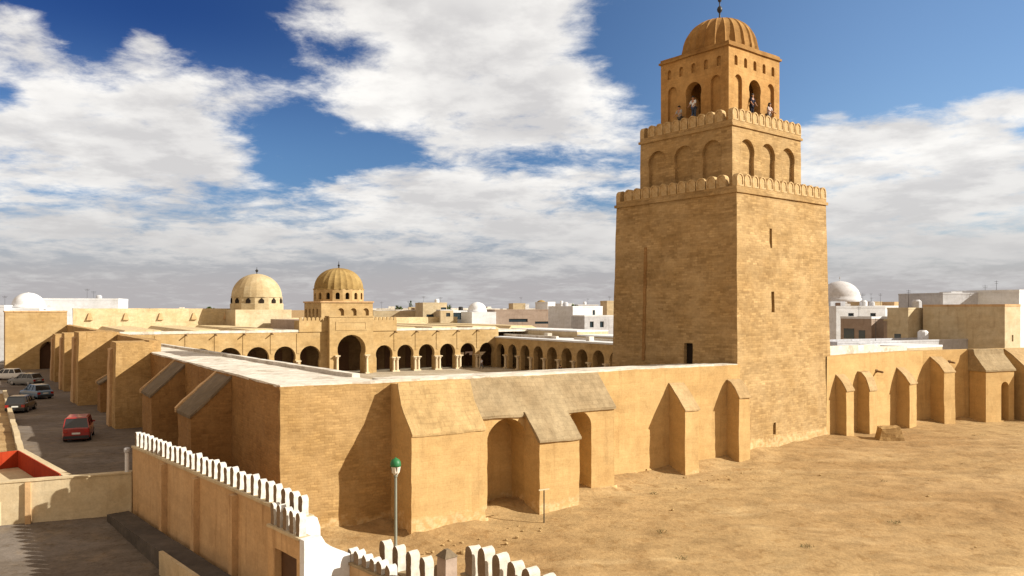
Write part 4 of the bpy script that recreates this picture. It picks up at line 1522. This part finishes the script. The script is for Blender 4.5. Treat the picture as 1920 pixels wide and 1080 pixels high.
n1 = 29
for i in range(n1):
    s_ = .15 + (LA - .62) * i / (n1 - 1)
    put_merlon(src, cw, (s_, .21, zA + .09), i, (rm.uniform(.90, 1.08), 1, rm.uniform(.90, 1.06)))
for i in range(5):
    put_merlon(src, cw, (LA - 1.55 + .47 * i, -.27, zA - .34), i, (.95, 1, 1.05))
# white ramped end wall that turns the corner
ew = thing('ramped_wall', 'bright white wall end with a curved ramp top, closing the crenellated yard wall', 'wall', PA1 + dA * .62, rA)
mb = MB()
prof = [(-.48, -2.2), (-.48, 2.12), (.12, 2.16)] + [(.12 + 1.75 * t_, 2.16 - 1.05 * (t_ ** .6)) for t_ in (.08, .2, .35, .5, .7, .85, 1.0)] + [(1.87, -2.2)]
mb.prism([(.02, y_, z_) for y_, z_ in prof], (.30, 0, 0))
mb.rough(.35, .012, 107)
mb.build('limewashed_wall', M['white'], ew)
mb = MB()
mb.prism([(-.84, -.02, 1.9), (-.84, .55, 1.9), (-.84, .55, 2.2), (-.84, .44, 2.52), (-.84, -.02, 2.52)], (.26, 0, 0))
mb.rough(.3, .015, 108)
mb.build('white_step', M['white'], ew)


def low_wall(name, label, p0, p1, ztop, zbot, thick, mat, mer, mn, wd, hh, mt, bend=0.0, group=None, capz=.08, start=.3):
    p0, p1 = Vector(p0), Vector(p1)
    d = (p1 - p0)
    L = d.length
    r = math.atan2(d.y, d.x)
    o_ = thing(name, label, 'wall', (p0.x, p0.y, 0), r, group)
    q_ = MB()
    q_.box(0, L, 0, thick, zbot, ztop)
    q_.rough(.7, .02, p0.x)
    q_.build('plastered_face', M[mat], o_)
    q_ = MB()
    q_.box(-.03, L + .03, -.04, thick + .04, ztop + .002, ztop + capz)
    q_.rough(.5, .012, p0.y)
    q_.build('coping', M['cap'], o_)
    if mn:
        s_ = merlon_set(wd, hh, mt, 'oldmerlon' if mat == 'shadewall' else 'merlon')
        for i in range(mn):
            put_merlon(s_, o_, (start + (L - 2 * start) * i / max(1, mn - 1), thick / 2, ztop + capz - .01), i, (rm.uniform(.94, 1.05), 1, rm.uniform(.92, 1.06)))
    return o_


M['shadewall'] = stone('old_brown_render', (0.40, 0.27, 0.16), (0.31, 0.20, 0.11), courses=0.0, blot=0.8, streak=0.6, bump=0.4)
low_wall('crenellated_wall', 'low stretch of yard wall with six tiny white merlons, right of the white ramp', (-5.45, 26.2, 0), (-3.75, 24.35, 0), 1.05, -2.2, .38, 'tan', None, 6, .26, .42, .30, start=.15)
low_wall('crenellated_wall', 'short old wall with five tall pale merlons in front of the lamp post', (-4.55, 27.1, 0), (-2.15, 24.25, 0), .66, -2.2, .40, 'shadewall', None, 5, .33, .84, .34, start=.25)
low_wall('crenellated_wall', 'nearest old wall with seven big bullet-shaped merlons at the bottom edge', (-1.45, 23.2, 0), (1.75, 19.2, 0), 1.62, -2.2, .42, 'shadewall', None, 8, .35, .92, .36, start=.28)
# the stub pillar between the two old walls
p = at(838, 1040, 24.0)
pl = thing('stone_post', 'short grey stone post between the two old crenellated walls', 'post', (p.x, p.y, gz(p.y)), rA)
mb = MB()
mb.hull([(-.24, -.24, -.5), (.24, -.24, -.5), (.24, .24, -.5), (-.24, .24, -.5), (-.21, -.21, p.z - gz(24) - .05), (.21, -.21, p.z - gz(24) - .05), (.21, .21, p.z - gz(24) - .05), (-.21, .21, p.z - gz(24) - .05)])
mb.rough(.3, .02, 120)
pm = mb.build('shaft', M['mauve'], pl)
mb = MB()
mb.hull([(-.25, -.25, p.z - gz(24) - .04), (.25, -.25, p.z - gz(24) - .04), (.25, .25, p.z - gz(24) - .04), (-.25, .25, p.z - gz(24) - .04), (-.06, -.06, p.z - gz(24) + .17), (.06, -.06, p.z - gz(24) + .17), (.06, .06, p.z - gz(24) + .17), (-.06, .06, p.z - gz(24) + .17)])
mb.build('cap_stone', M['darkcap'], pl)

# low wall on the left of the yard, ledge along the foot of the tan wall
lw0, lw1 = Vector((-36, 35.0, 0)), Vector((-19.0, 39.95, 0))
lw = thing('yard_wall', 'low cream wall closing the yard, marked with merlon shadows', 'wall', lw0, math.atan2(lw1.y - lw0.y, lw1.x - lw0.x))
LL = (lw1 - lw0).length
mb = MB()
mb.hull([(0, 0, -2.2), (LL, 0, -2.2), (LL, .4, -2.2), (0, .4, -2.2), (0, 0, .62), (LL, 0, 1.16), (LL, .4, 1.16), (0, .4, .62)])
mb.rough(.7, .025, 125)
mb.build('plastered_face', M['cream'], lw)
for s_ in (LL - 4.55,):
    q = MB()
    q.box(s_ - .12, s_ + .12, -.16, .03, -2.2, 1.0)
    q.build('pilaster', M['tan'], lw)
mb = MB()
mb.hull([(0, -.05, .624), (LL, -.05, 1.164), (LL, .45, 1.164), (0, .45, .624), (0, -.05, .70), (LL, -.05, 1.24), (LL, .45, 1.24), (0, .45, .70)])
mb.rough(.5, .02, 126)
mb.build('coping', M['cream'], lw)
M['ledge'] = stone('dark_cement', (0.16, 0.13, 0.10), (0.11, 0.09, 0.07), courses=0.0, blot=0.8, streak=0.2)
lg = thing('ledge', 'low concrete ledge along the foot of the tan crenellated wall', 'ledge', PA0, rA)
mb = MB()
mb.box(.2, LA - 2.0, -1.25, -.25, -2.0, -.62)
mb.rough(.6, .03, 128)
mb.build('top', M['ledge'], lg)
mb = MB()
mb.box(8.5, LA - 2.0, -1.42, -1.26, -2.2, -.50)
mb.rough(.5, .02, 129)
mb.build('cream_face', M['cream'], lg)
mb = MB()
o = thing('drain_pipe', 'thin pale pipe at the far corner of the tan crenellated wall', 'pipe', PA0 + Vector((-.35, .1, 0)), 0)
mb.tube((0, 0, -1.2), (0, 0, 2.2), .10, .10, 10)
mb.build('pipe_length', M['white'], o)
mb = MB()
mb.lathe([(.13, 2.2), (.15, 2.25), (.15, 2.4), (.08, 2.45)], 10)
mb.build('collar', M['grey'], o)

# ------------------------------------------------------------------ terrace with red parapets by the street
tr = thing('roof_terrace', 'flat roof terrace with cream walls and red-painted inner parapets beside the street', 'building', (-28.7, 47.0, 0), math.atan2(-.73, .68))
mb = MB()
# local x towards the viewer along the street, local y to the right (street side is +y)
LT = 9.2
mb.box(-.1, LT, -9, -.25, -2, .12)
mb.build('terrace_floor', M['cream'], tr)
mb = MB()
mb.box(-.4, LT + .3, -.24, .18, -2, 1.05)
mb.box(-.4, -.02, -9, -.245, -2, 1.05)
mb.rough(.8, .02, 131)
mb.build('parapet', M['cream'], tr)
mb = MB()
mb.box(0, LT, -.31, -.246, .13, 1.10)
mb.box(-.015, .05, -9, -.315, .13, 1.10)
mb.rough(.5, .008, 132)
mb.build('red_panels', M['red'], tr)
kb = Vector((-28.9, 47.2, 0))
mb = MB()
mb.box(0, 48, -.24, .12, -2, .55)
mb.rough(1.0, .05, 133)
o = mb.build('street_kerb_wall', M['cream'], loc=kb)
o.rotation_euler = (0, 0, math.atan2(WE.y, WE.x))
tag(o, 'low cream kerb wall continuing along the street beyond the red terrace', 'wall')
mb = MB()
mb.box(0, 48, .13, 13, -2, .18)
mb.rough(1.2, .04, 134)
o = mb.build('raised_pavement', M['sand'], loc=kb)
o.rotation_euler = (0, 0, math.atan2(WE.y, WE.x))
tag(o, 'sunlit sandy raised pavement left of the street', 'pavement', kind='structure')

# ------------------------------------------------------------------ lamp post
lp = thing('street_lamp', 'slim grey lamp post with a green-topped lantern in front of the brown buttress', 'street lamp', (-4.80, 33.0, gz(33)))
M['lamppaint'] = plain('grey_green_paint', (.19, .20, .165), .6, .3)
M['green'] = plain('green_paint', (.012, .13, .04), .5, .4)
mb = MB()
mb.lathe([(.17, -.1), (.17, .12), (.13, .2), (.12, .9), (.09, 1.0), (.065, 1.1), (.055, 3.85), (.08, 3.88), (.08, 3.95)], 16)
mb.build('pole', M['lamppaint'], lp, smooth=False)
m, t, b = new_mat('milky_lamp_glass')
b.inputs['Base Color'].default_value = (.55, .52, .45, 1)
b.inputs['Roughness'].default_value = .25
M['milk'] = m
mb = MB()
mb.lathe([(.09, 3.95), (.16, 4.05), (.20, 4.26), (.21, 4.32)], 8)
mb.build('lantern_glass', M['milk'], lp)
mb = MB()
mb.lathe([(.215, 4.30), (.225, 4.36), (.215, 4.47), (.17, 4.56), (.09, 4.62), (.03, 4.64), (.02, 4.68)], 16)
mb.build('lantern_hood', M['green'], lp, smooth=True)
mb = MB()
for k in range(4):
    a = k * pi / 2 + .4
    mb.tube((.10 * cos(a), .10 * sin(a), 3.96), (.22 * cos(a), .22 * sin(a), 4.32), .013, .013, 6)
mb.build('lantern_frame', M['iron'], lp)

# ------------------------------------------------------------------ small thin sign by the second buttress
k = (1020 - 960) / F
Ys = 38.6
sg = thing('sign_post', 'thin dark post with a pale crossbar in front of the second buttress', 'sign post', (k * Ys, Ys, gz(Ys)), AW)
mb = MB()
mb.tube((0, 0, -.2), (0, 0, 1.62), .03, .03, 8)
mb.build('post', M['iron'], sg)
mb = MB()
mb.box(-.30, .30, -.02, .01, 1.63, 1.69)
mb.build('crossbar', M['cream'], sg)

# ------------------------------------------------------------------ fallen block and scattered stones
def rock(mb_, c, r, sd, sq=.7):
    rg = random.Random(sd)
    b_ = bmesh.new()
    bmesh.ops.create_icosphere(b_, subdivisions=2, radius=1.0)
    off = Vector((rg.uniform(0, 50), rg.uniform(0, 50), 0))
    idx = {}
    for v in b_.verts:
        p_ = v.co.copy()
        k_ = max(abs(p_.x), abs(p_.y), abs(p_.z))
        p_ = p_.lerp(p_ / k_, .45)
        p_ *= r * (1 + .22 * noise.noise(p_ * 1.3 + off))
        p_.z *= sq
        idx[v] = mb_.bm.verts.new(p_ + Vector(c))
    for f_ in b_.faces:
        mb_.bm.faces.new([idx[v] for v in f_.verts])
    b_.free()


p = at(1672, 820, 57.5)
mb = MB()
mb.hull([(-1.25, -.55, -.4), (.75, -.7, -.4), (.95, .6, -.4), (-1.0, .8, -.4), (-.85, -.40, .82), (.35, -.5, .98), (.55, .5, 1.05), (-.8, .55, .90)])
mb.rough(.35, .09, 140)
o = mb.build('stone_block', M['brick'], loc=(p.x, p.y, .0))
tag(o, 'fallen lump of masonry lying before the wall right of the tower', 'stone block')
mb = MB()
rg = random.Random(21)
for i in range(110):
    if i < 85:   # along the foot of the walls
        s_ = rg.uniform(5, 29)
        d_ = rg.uniform(.2, 3.5) + (2.4 if s_ < 9 else 1.5 if s_ < 18 else 0)
        q = N + Vector((cos(AW), sin(AW), 0)) * s_ + Vector((sin(AW), -cos(AW), 0)) * d_
    else:
        q = Vector((rg.uniform(2, 40), rg.uniform(26, 62), 0))
        if q.y > 51 and q.x < 30:
            q.y -= 16
    r = rg.uniform(.03, .085) if rg.random() < .93 else rg.uniform(.10, .16)
    rock(mb, (q.x, q.y, gz(q.y) + r * .2), r, i)
o = mb.build('rubble', M['cap2'])
tag(o, 'small loose stones scattered over the sand', 'stones', kind='stuff')
# dry tufts
mb = MB()
for i in range(34):
    q = Vector((rg.uniform(4, 46), rg.uniform(30, 66), 0))
    if q.y > 50 and q.x < 32:
        continue
    for j in range(22):
        a = rg.uniform(0, 6.3)
        r = rg.uniform(.05, .3)
        c = q + Vector((r * cos(a), r * sin(a), gz(q.y)))
        d = Vector((rg.uniform(-.15, .15), rg.uniform(-.15, .15), rg.uniform(.06, .16)))
        mb.poly([c, c + Vector((.04, 0, 0)), c + d])
o = mb.build('dry_grass', leaf_mat('dry_tuft', (.13, .11, .05), (.20, .15, .07)), fix=False)
tag(o, 'sparse dry tufts on the sandy square', 'dry grass', kind='stuff')


# ------------------------------------------------------------------ cars
def paint(name, col):
    m, t, b = new_mat(name)
    b.inputs['Base Color'].default_value = (*col, 1)
    b.inputs['Roughness'].default_value = .32
    b.inputs['Specular IOR Level'].default_value = .5
    b.inputs['Coat Weight'].default_value = .5
    return m


M['tyre'] = plain('tyre_rubber', (.018, .018, .018), .9, .2)
M['rim'] = plain('wheel_rim', (.35, .35, .36), .35, .5, .8)
M['carglass'] = plain('car_glass', (.012, .014, .017), .08, .7)
M['taillight'] = plain('tail_light_red', (.30, .012, .01), .25, .5)
M['headlight'] = plain('head_light_glass', (.62, .64, .66), .12, .6)
M['bumper'] = plain('bumper_plastic', (.03, .03, .032), .6, .3)
M['plate'] = plain('number_plate', (.55, .55, .52), .5, .3)


def loft(q_, stations):
    """closed rings of equal length joined one after another"""
    rings = [[q_.bm.verts.new(p_) for p_ in s_] for s_ in stations]
    n = len(rings[0])
    for a, b in zip(rings, rings[1:]):
        for i in range(n):
            q_.bm.faces.new((a[i], a[(i + 1) % n], b[(i + 1) % n], b[i]))
    q_.bm.faces.new(rings[0][::-1])
    q_.bm.faces.new(rings[-1])


def car(label, loc, rz, mat, L=4.1, W=1.7, H=1.5, van=False, group='cars parked in the street'):
    """local +y is forward"""
    c = thing('parked_car', label, 'car', loc, rz, group)
    h = W / 2
    belt = H * .60
    q_ = MB()
    sts = []
    hood = belt - (.04 if van else .10)
    for y_, k_, zt_ in ((-L / 2, .90, belt - .10), (-L / 2 + .10, .97, belt), (-L * .25, 1.0, belt + .02), (0, 1.0, belt), (L * .2, 1.0, belt - .01), (L * .34, .98, hood), (L / 2 - .12, .93, hood - .10), (L / 2, .84, hood - .24)):
        w_ = h * k_
        sts.append([(-w_ * .92, y_, .22), (-w_, y_, .34), (-w_, y_, .55), (-w_ * .975, y_, zt_ - .06), (-w_ * .90, y_, zt_), (0, y_, zt_ + .02), (w_ * .90, y_, zt_), (w_ * .975, y_, zt_ - .06), (w_, y_, .55), (w_, y_, .34), (w_ * .92, y_, .22)])
    loft(q_, sts)
    q_.build('body', mat, c)
    # cabin: dark glass block, painted roof and pillars
    yb, yf = (-L / 2 + .06, L * .30) if van else (-L / 2 + .10, L * .22)
    tb, tf = (yb + .16, yf - .75) if van else (yb + .42, yf - .78)
    if not van and L > 4.2:
        yb += .45
        tb += .30
    a, b_ = h * .90, h * .76
    q_ = MB()
    q_.hull([(-a, yb, belt - .04), (a, yb, belt - .04), (a, yf, belt - .04), (-a, yf, belt - .04), (-b_, tb, H - .06), (b_, tb, H - .06), (b_, tf, H - .06), (-b_, tf, H - .06)])
    q_.build('windows', M['carglass'], c)
    q_ = MB()
    q_.hull([(-b_ - .03, tb - .05, H - .065), (b_ + .03, tb - .05, H - .065), (b_ + .03, tf + .04, H - .065), (-b_ - .03, tf + .04, H - .065), (-b_ + .06, tb + .06, H), (b_ - .06, tb + .06, H), (b_ - .06, tf - .1, H), (-b_ + .06, tf - .1, H)])
    q_.build('roof', mat, c)
    q_ = MB()
    for s_ in (-1, 1):
        for (ya, yt) in ((yb, tb), (yf, tf), (yb + (yf - yb) * .36, tb + (tf - tb) * .30), (yb + (yf - yb) * .66, tb + (tf - tb) * .72)):
            q_.hull([(s_ * (a + .012) - .03, ya - .045, belt - .05), (s_ * (a + .012) + .03, ya - .045, belt - .05), (s_ * (a + .012) + .03, ya + .045, belt - .05), (s_ * (a + .012) - .03, ya + .045, belt - .05),
                     (s_ * (b_ + .012) - .03, yt - .045, H - .05), (s_ * (b_ + .012) + .03, yt - .045, H - .05), (s_ * (b_ + .012) + .03, yt + .045, H - .05), (s_ * (b_ + .012) - .03, yt + .045, H - .05)])
    q_.build('pillars', mat, c)
    for s_ in (-1, 1):
        for y_ in (-L * .31, L * .31):
            q_ = MB()
            rot = Matrix.Translation((s_ * (h - .12), y_, .30)) @ Matrix.Rotation(pi / 2, 4, 'Y')
            q_.lathe([(.20, -.10), (.30, -.10), (.315, -.06), (.315, .10), (.29, .135), (.20, .135)], 20, rot)
            wt = q_.build('wheel', M['tyre'], c)
            q_ = MB()
            q_.lathe([(.19, -.11 if s_ < 0 else .10), (.19, -.145 if s_ < 0 else .145), (.05, -.15 if s_ < 0 else .15)], 14, rot)
            q_.build('rim', M['rim'], wt)
        q_ = MB()
        q_.box(s_ * h * .76 - .14, s_ * h * .76 + .14, -L / 2 - .02, -L / 2 + .05, belt - .36, belt - .13)
        q_.build('tail_light', M['taillight'], c)
        q_ = MB()
        q_.box(s_ * h * .62 - .17, s_ * h * .62 + .17, L / 2 - .10, L / 2 + .02, hood - .40, hood - .25)
        q_.build('head_light', M['headlight'], c)
        q_ = MB()
        q_.hull([(s_ * (a + .10) - .09, yf - .32, belt + .02), (s_ * (a + .10) + .09, yf - .32, belt + .02), (s_ * (a + .10) + .09, yf - .22, belt + .02), (s_ * (a + .10) - .09, yf - .22, belt + .02),
                 (s_ * (a + .10) - .09, yf - .32, belt + .15), (s_ * (a + .10) + .09, yf - .32, belt + .15), (s_ * (a + .10) + .09, yf - .24, belt + .15), (s_ * (a + .10) - .09, yf - .24, belt + .15)])
        q_.build('wing_mirror', mat, c)
    for y0_, y1_ in ((-L / 2 - .07, -L / 2 + .10), (L / 2 - .16, L / 2 + .05)):
        q_ = MB()
        q_.box(-h * .92, h * .92, y0_, y1_, .26, .46)
        q_.build('bumper', M['bumper'], c)
    q_ = MB()
    q_.box(-.26, .26, -L / 2 - .035, -L / 2 - .005, .56, .68)
    q_.build('number_plate', M['plate'], c)
    return c


def carpos(px, py):
    Y = 70.0
    for _ in range(30):
        Y = F * (EYE - gz(Y)) / (py - HZ)
    return ((px - 960) / F * Y, Y, gz(Y) + .014)


sr = math.atan2(WE.y, WE.x) - pi / 2
p = carpos(148, 822)
car('red van-like car seen from behind in the shaded street', p, sr - .18, paint('red_car_paint', (.24, .010, .009)), 3.9, 1.75, 1.72, True)
p = carpos(40, 771)
car('black hatchback parked in the street behind the red one', p, sr - .30, paint('black_car_paint', (.012, .012, .014)), 3.8, 1.7, 1.50)
p = carpos(68, 746)
car('dusty blue saloon close to the brick buttresses', p, sr + .35, paint('blue_car_paint', (.10, .16, .24)), 4.3, 1.7, 1.46)
p = carpos(12, 712)
car('white saloon farthest up the street', p, sr + 1.0, paint('white_car_paint', (.62, .62, .60)), 4.3, 1.72, 1.48)
p = carpos(48, 722)
car('dark grey hatchback half behind the blue saloon', p, sr + .75, paint('grey_car_paint', (.16, .165, .17)), 3.9, 1.68, 1.48)


# ------------------------------------------------------------------ people
def skin_mesh(name, pts, edges, mat, sub=1):
    me = bpy.data.meshes.new(name)
    me.from_pydata([p_[:3] for p_ in pts], edges, [])
    o_ = bpy.data.objects.new(name + '_tmp', me)
    C.objects.link(o_)
    sk = o_.modifiers.new('skin', 'SKIN')
    for i, p_ in enumerate(pts):
        sv = me.skin_vertices[0].data[i]
        r_ = p_[3]
        sv.radius = (r_, r_) if not isinstance(r_, tuple) else r_
        sv.use_root = (i == 0)
    sb_ = o_.modifiers.new('sub', 'SUBSURF')
    sb_.levels = sub
    sb_.render_levels = sub
    dg = bpy.context.evaluated_depsgraph_get()
    out_ = bpy.data.meshes.new_from_object(o_.evaluated_get(dg))
    out_.name = name
    C.objects.unlink(o_)
    bpy.data.objects.remove(o_)
    out_.materials.clear()
    out_.materials.append(mat)
    for p_ in out_.polygons:
        p_.use_smooth = True
    return out_


skin_m = plain('skin', (.36, .19, .115), .6, .3)
hair_m = plain('dark_hair', (.02, .014, .01), .7, .3)


def body_graph(lean=0.0, stride=0.0, reach=0.0):
    """joint table of a standing adult 1.72 m tall; lean tips the trunk forward (+y), stride opens the legs, reach raises the arms"""
    P_ = {}

    def a(k, x, y, z, r):
        P_[k] = (x, y, z, r)
    a('pelvis', 0, 0, .93, .135)
    a('waist', 0, lean * .3, 1.06, .115)
    a('chest', 0, lean * .7, 1.28, (.150, .120))
    a('neck', 0, lean * .95, 1.45, .055)
    a('jaw', 0, lean * 1.0 + .02, 1.53, .066)
    a('head', 0, lean * 1.05 + .01, 1.62, .088)
    a('crown', 0, lean * 1.05, 1.69, .066)
    a('nose', 0, lean * 1.05 + .105, 1.585, .016)
    for s_, n_ in ((-1, 'l'), (1, 'r')):
        a('shoulder' + n_, s_ * .185, lean * .85, 1.40, .062)
        a('elbow' + n_, s_ * .235, lean * .9 + reach * .16, 1.12 + reach * .06, .043)
        a('wrist' + n_, s_ * .22, lean * .95 + .06 + reach * .38, .88 + reach * .22, .030)
        a('palm' + n_, s_ * .22, lean * .95 + .08 + reach * .46, .81 + reach * .27, .034)
        a('ear' + n_, s_ * .088, lean * 1.05, 1.59, .018)
        a('hip' + n_, s_ * .09, 0, .88, .10)
        a('knee' + n_, s_ * .10, s_ * stride * .5 + .02, .49, .062)
        a('ankle' + n_, s_ * .10, s_ * stride, .09, .042)
        a('toe' + n_, s_ * .115, s_ * stride + .17, .035, .034)
        for j, (fx, fl) in enumerate(((-.028, .075), (-.01, .09), (.009, .085), (.027, .065))):
            a('finger%d' % j + n_, s_ * .22 + fx * .4, lean * .95 + .085 + fx + reach * .50, .81 - fl + reach * .30, .009)
        a('thumb' + n_, s_ * .20, lean * .95 + .13 + reach * .46, .775 + reach * .27, .010)
    E_ = [('pelvis', 'waist'), ('waist', 'chest'), ('chest', 'neck'), ('neck', 'jaw'), ('jaw', 'head'), ('head', 'crown'), ('head', 'nose')]
    for n_ in 'lr':
        E_ += [('chest', 'shoulder' + n_), ('shoulder' + n_, 'elbow' + n_), ('elbow' + n_, 'wrist' + n_), ('wrist' + n_, 'palm' + n_), ('head', 'ear' + n_),
               ('pelvis', 'hip' + n_), ('hip' + n_, 'knee' + n_), ('knee' + n_, 'ankle' + n_), ('ankle' + n_, 'toe' + n_), ('palm' + n_, 'thumb' + n_)]
        E_ += [('palm' + n_, 'finger%d' % j + n_) for j in range(4)]
    return P_, E_


def sub_graph(P_, E_, keep, grow):
    ks = [k for k in P_ if k in keep]
    ix = {k: i for i, k in enumerate(ks)}
    pts = []
    for k in ks:
        x, y, z, r = P_[k]
        r = tuple(q + grow for q in r) if isinstance(r, tuple) else r + grow
        pts.append((x, y, z, r))
    return pts, [(ix[a], ix[b]) for a, b in E_ if a in ix and b in ix]


def person(label, loc, rz, shirt, legs, lean=0.0, stride=0.0, reach=0.0, group='people visiting the mosque', longhair=False):
    P_, E_ = body_graph(lean, stride, reach)
    t_ = thing('person', label, 'person', loc, rz, group)
    pts, ed = sub_graph(P_, E_, set(P_), 0)
    me = skin_mesh('body', pts, ed, skin_m)
    o_ = bpy.data.objects.new('body', me)
    C.objects.link(o_)
    o_.parent = t_
    top = {'pelvis', 'waist', 'chest'} | {k + n_ for k in ('shoulder', 'elbow') for n_ in 'lr'}
    pts, ed = sub_graph(P_, E_, top, .018)
    o_ = bpy.data.objects.new('shirt', skin_mesh('shirt', pts, ed, plain('shirt_cloth', shirt, .9, .1)))
    C.objects.link(o_)
    o_.parent = t_
    bot = {'pelvis'} | {k + n_ for k in ('hip', 'knee', 'ankle') for n_ in 'lr'}
    pts, ed = sub_graph(P_, E_, bot, .016)
    o_ = bpy.data.objects.new('trousers', skin_mesh('trousers', pts, ed, plain('trouser_cloth', legs, .9, .1)))
    C.objects.link(o_)
    o_.parent = t_
    q_ = MB()
    hx, hy, hz_ = P_['head'][:3]
    q_.lathe([(.100, hz_ + .0), (.106, hz_ + .04), (.095, hz_ + .09), (.06, hz_ + .135), (.01, hz_ + .15)], 14, Matrix.Translation((0, hy - .022, 0)))
    if longhair:
        q_.lathe([(.075, hz_ - .22), (.10, hz_ - .1), (.098, hz_ + .02)], 12, Matrix.Translation((0, hy - .045, 0)))
    q_.build('hair', hair_m, t_, smooth=True)
    return t_


def tl(x, y, z):
    """a point of the tower's own frame in the scene"""
    return (TC.x + x * cos(TA) - y * sin(TA), TC.y + x * sin(TA) + y * cos(TA), z)


fl = TA - pi / 2   # turn so that +y of the figure looks out of the shaded side
person('person in a white shirt standing in the shaded arch at the top of the minaret', tl(-H3 - .05, -.10, ZF + .02), TA + pi / 2, (.62, .66, .70), (.05, .07, .12), lean=.10, reach=.5)
person('person in grey leaning beside the shaded arch at the top of the minaret', tl(-H3 - .42, .85, ZF - .55), TA + pi / 2, (.32, .33, .34), (.10, .09, .08), lean=.12, reach=.6)
person('person in dark clothes at the sunlit arch at the top of the minaret', tl(-.42, -H3 - .02, ZF + .02), TA + pi, (.02, .02, .035), (.02, .02, .03), lean=.06, reach=.3, longhair=True)
person('person in a pale top looking over the parapet beside the sunlit arch', tl(.95, -H3 - .45, ZF - .50), TA + pi, (.46, .40, .40), (.16, .14, .14), lean=.10, reach=.6, longhair=True)
q = mq(51.6, V0 - 3.2)
person('person in a pale shirt walking in the court before the shaded corner', (q.x, q.y, .035), 2.2, (.55, .56, .60), (.12, .13, .16), stride=.22)
q = mq(53.2, 53.0)
person('person in dark clothes walking along the shaded arcade', (q.x, q.y, .035), AM, (.03, .03, .04), (.03, .03, .035), stride=.2)
# the stone step the two leaning people stand on
mb = MB()
for k in (0, 3):
    sp = spin(k)
    mb.hull([sp(p_) for p_ in ((-H3 + .1, -H3 - .78, Z2 + .01), (H3 - .1, -H3 - .78, Z2 + .01), (H3 - .1, -H3 - .006, Z2 + .01), (-H3 + .1, -H3 - .006, Z2 + .01),
                               (-H3 + .1, -H3 - .78, ZF - .56), (H3 - .1, -H3 - .78, ZF - .56), (H3 - .1, -H3 - .006, ZF - .56), (-H3 + .1, -H3 - .006, ZF - .56))])
mb.build('stone_step', M['tower'], s2)
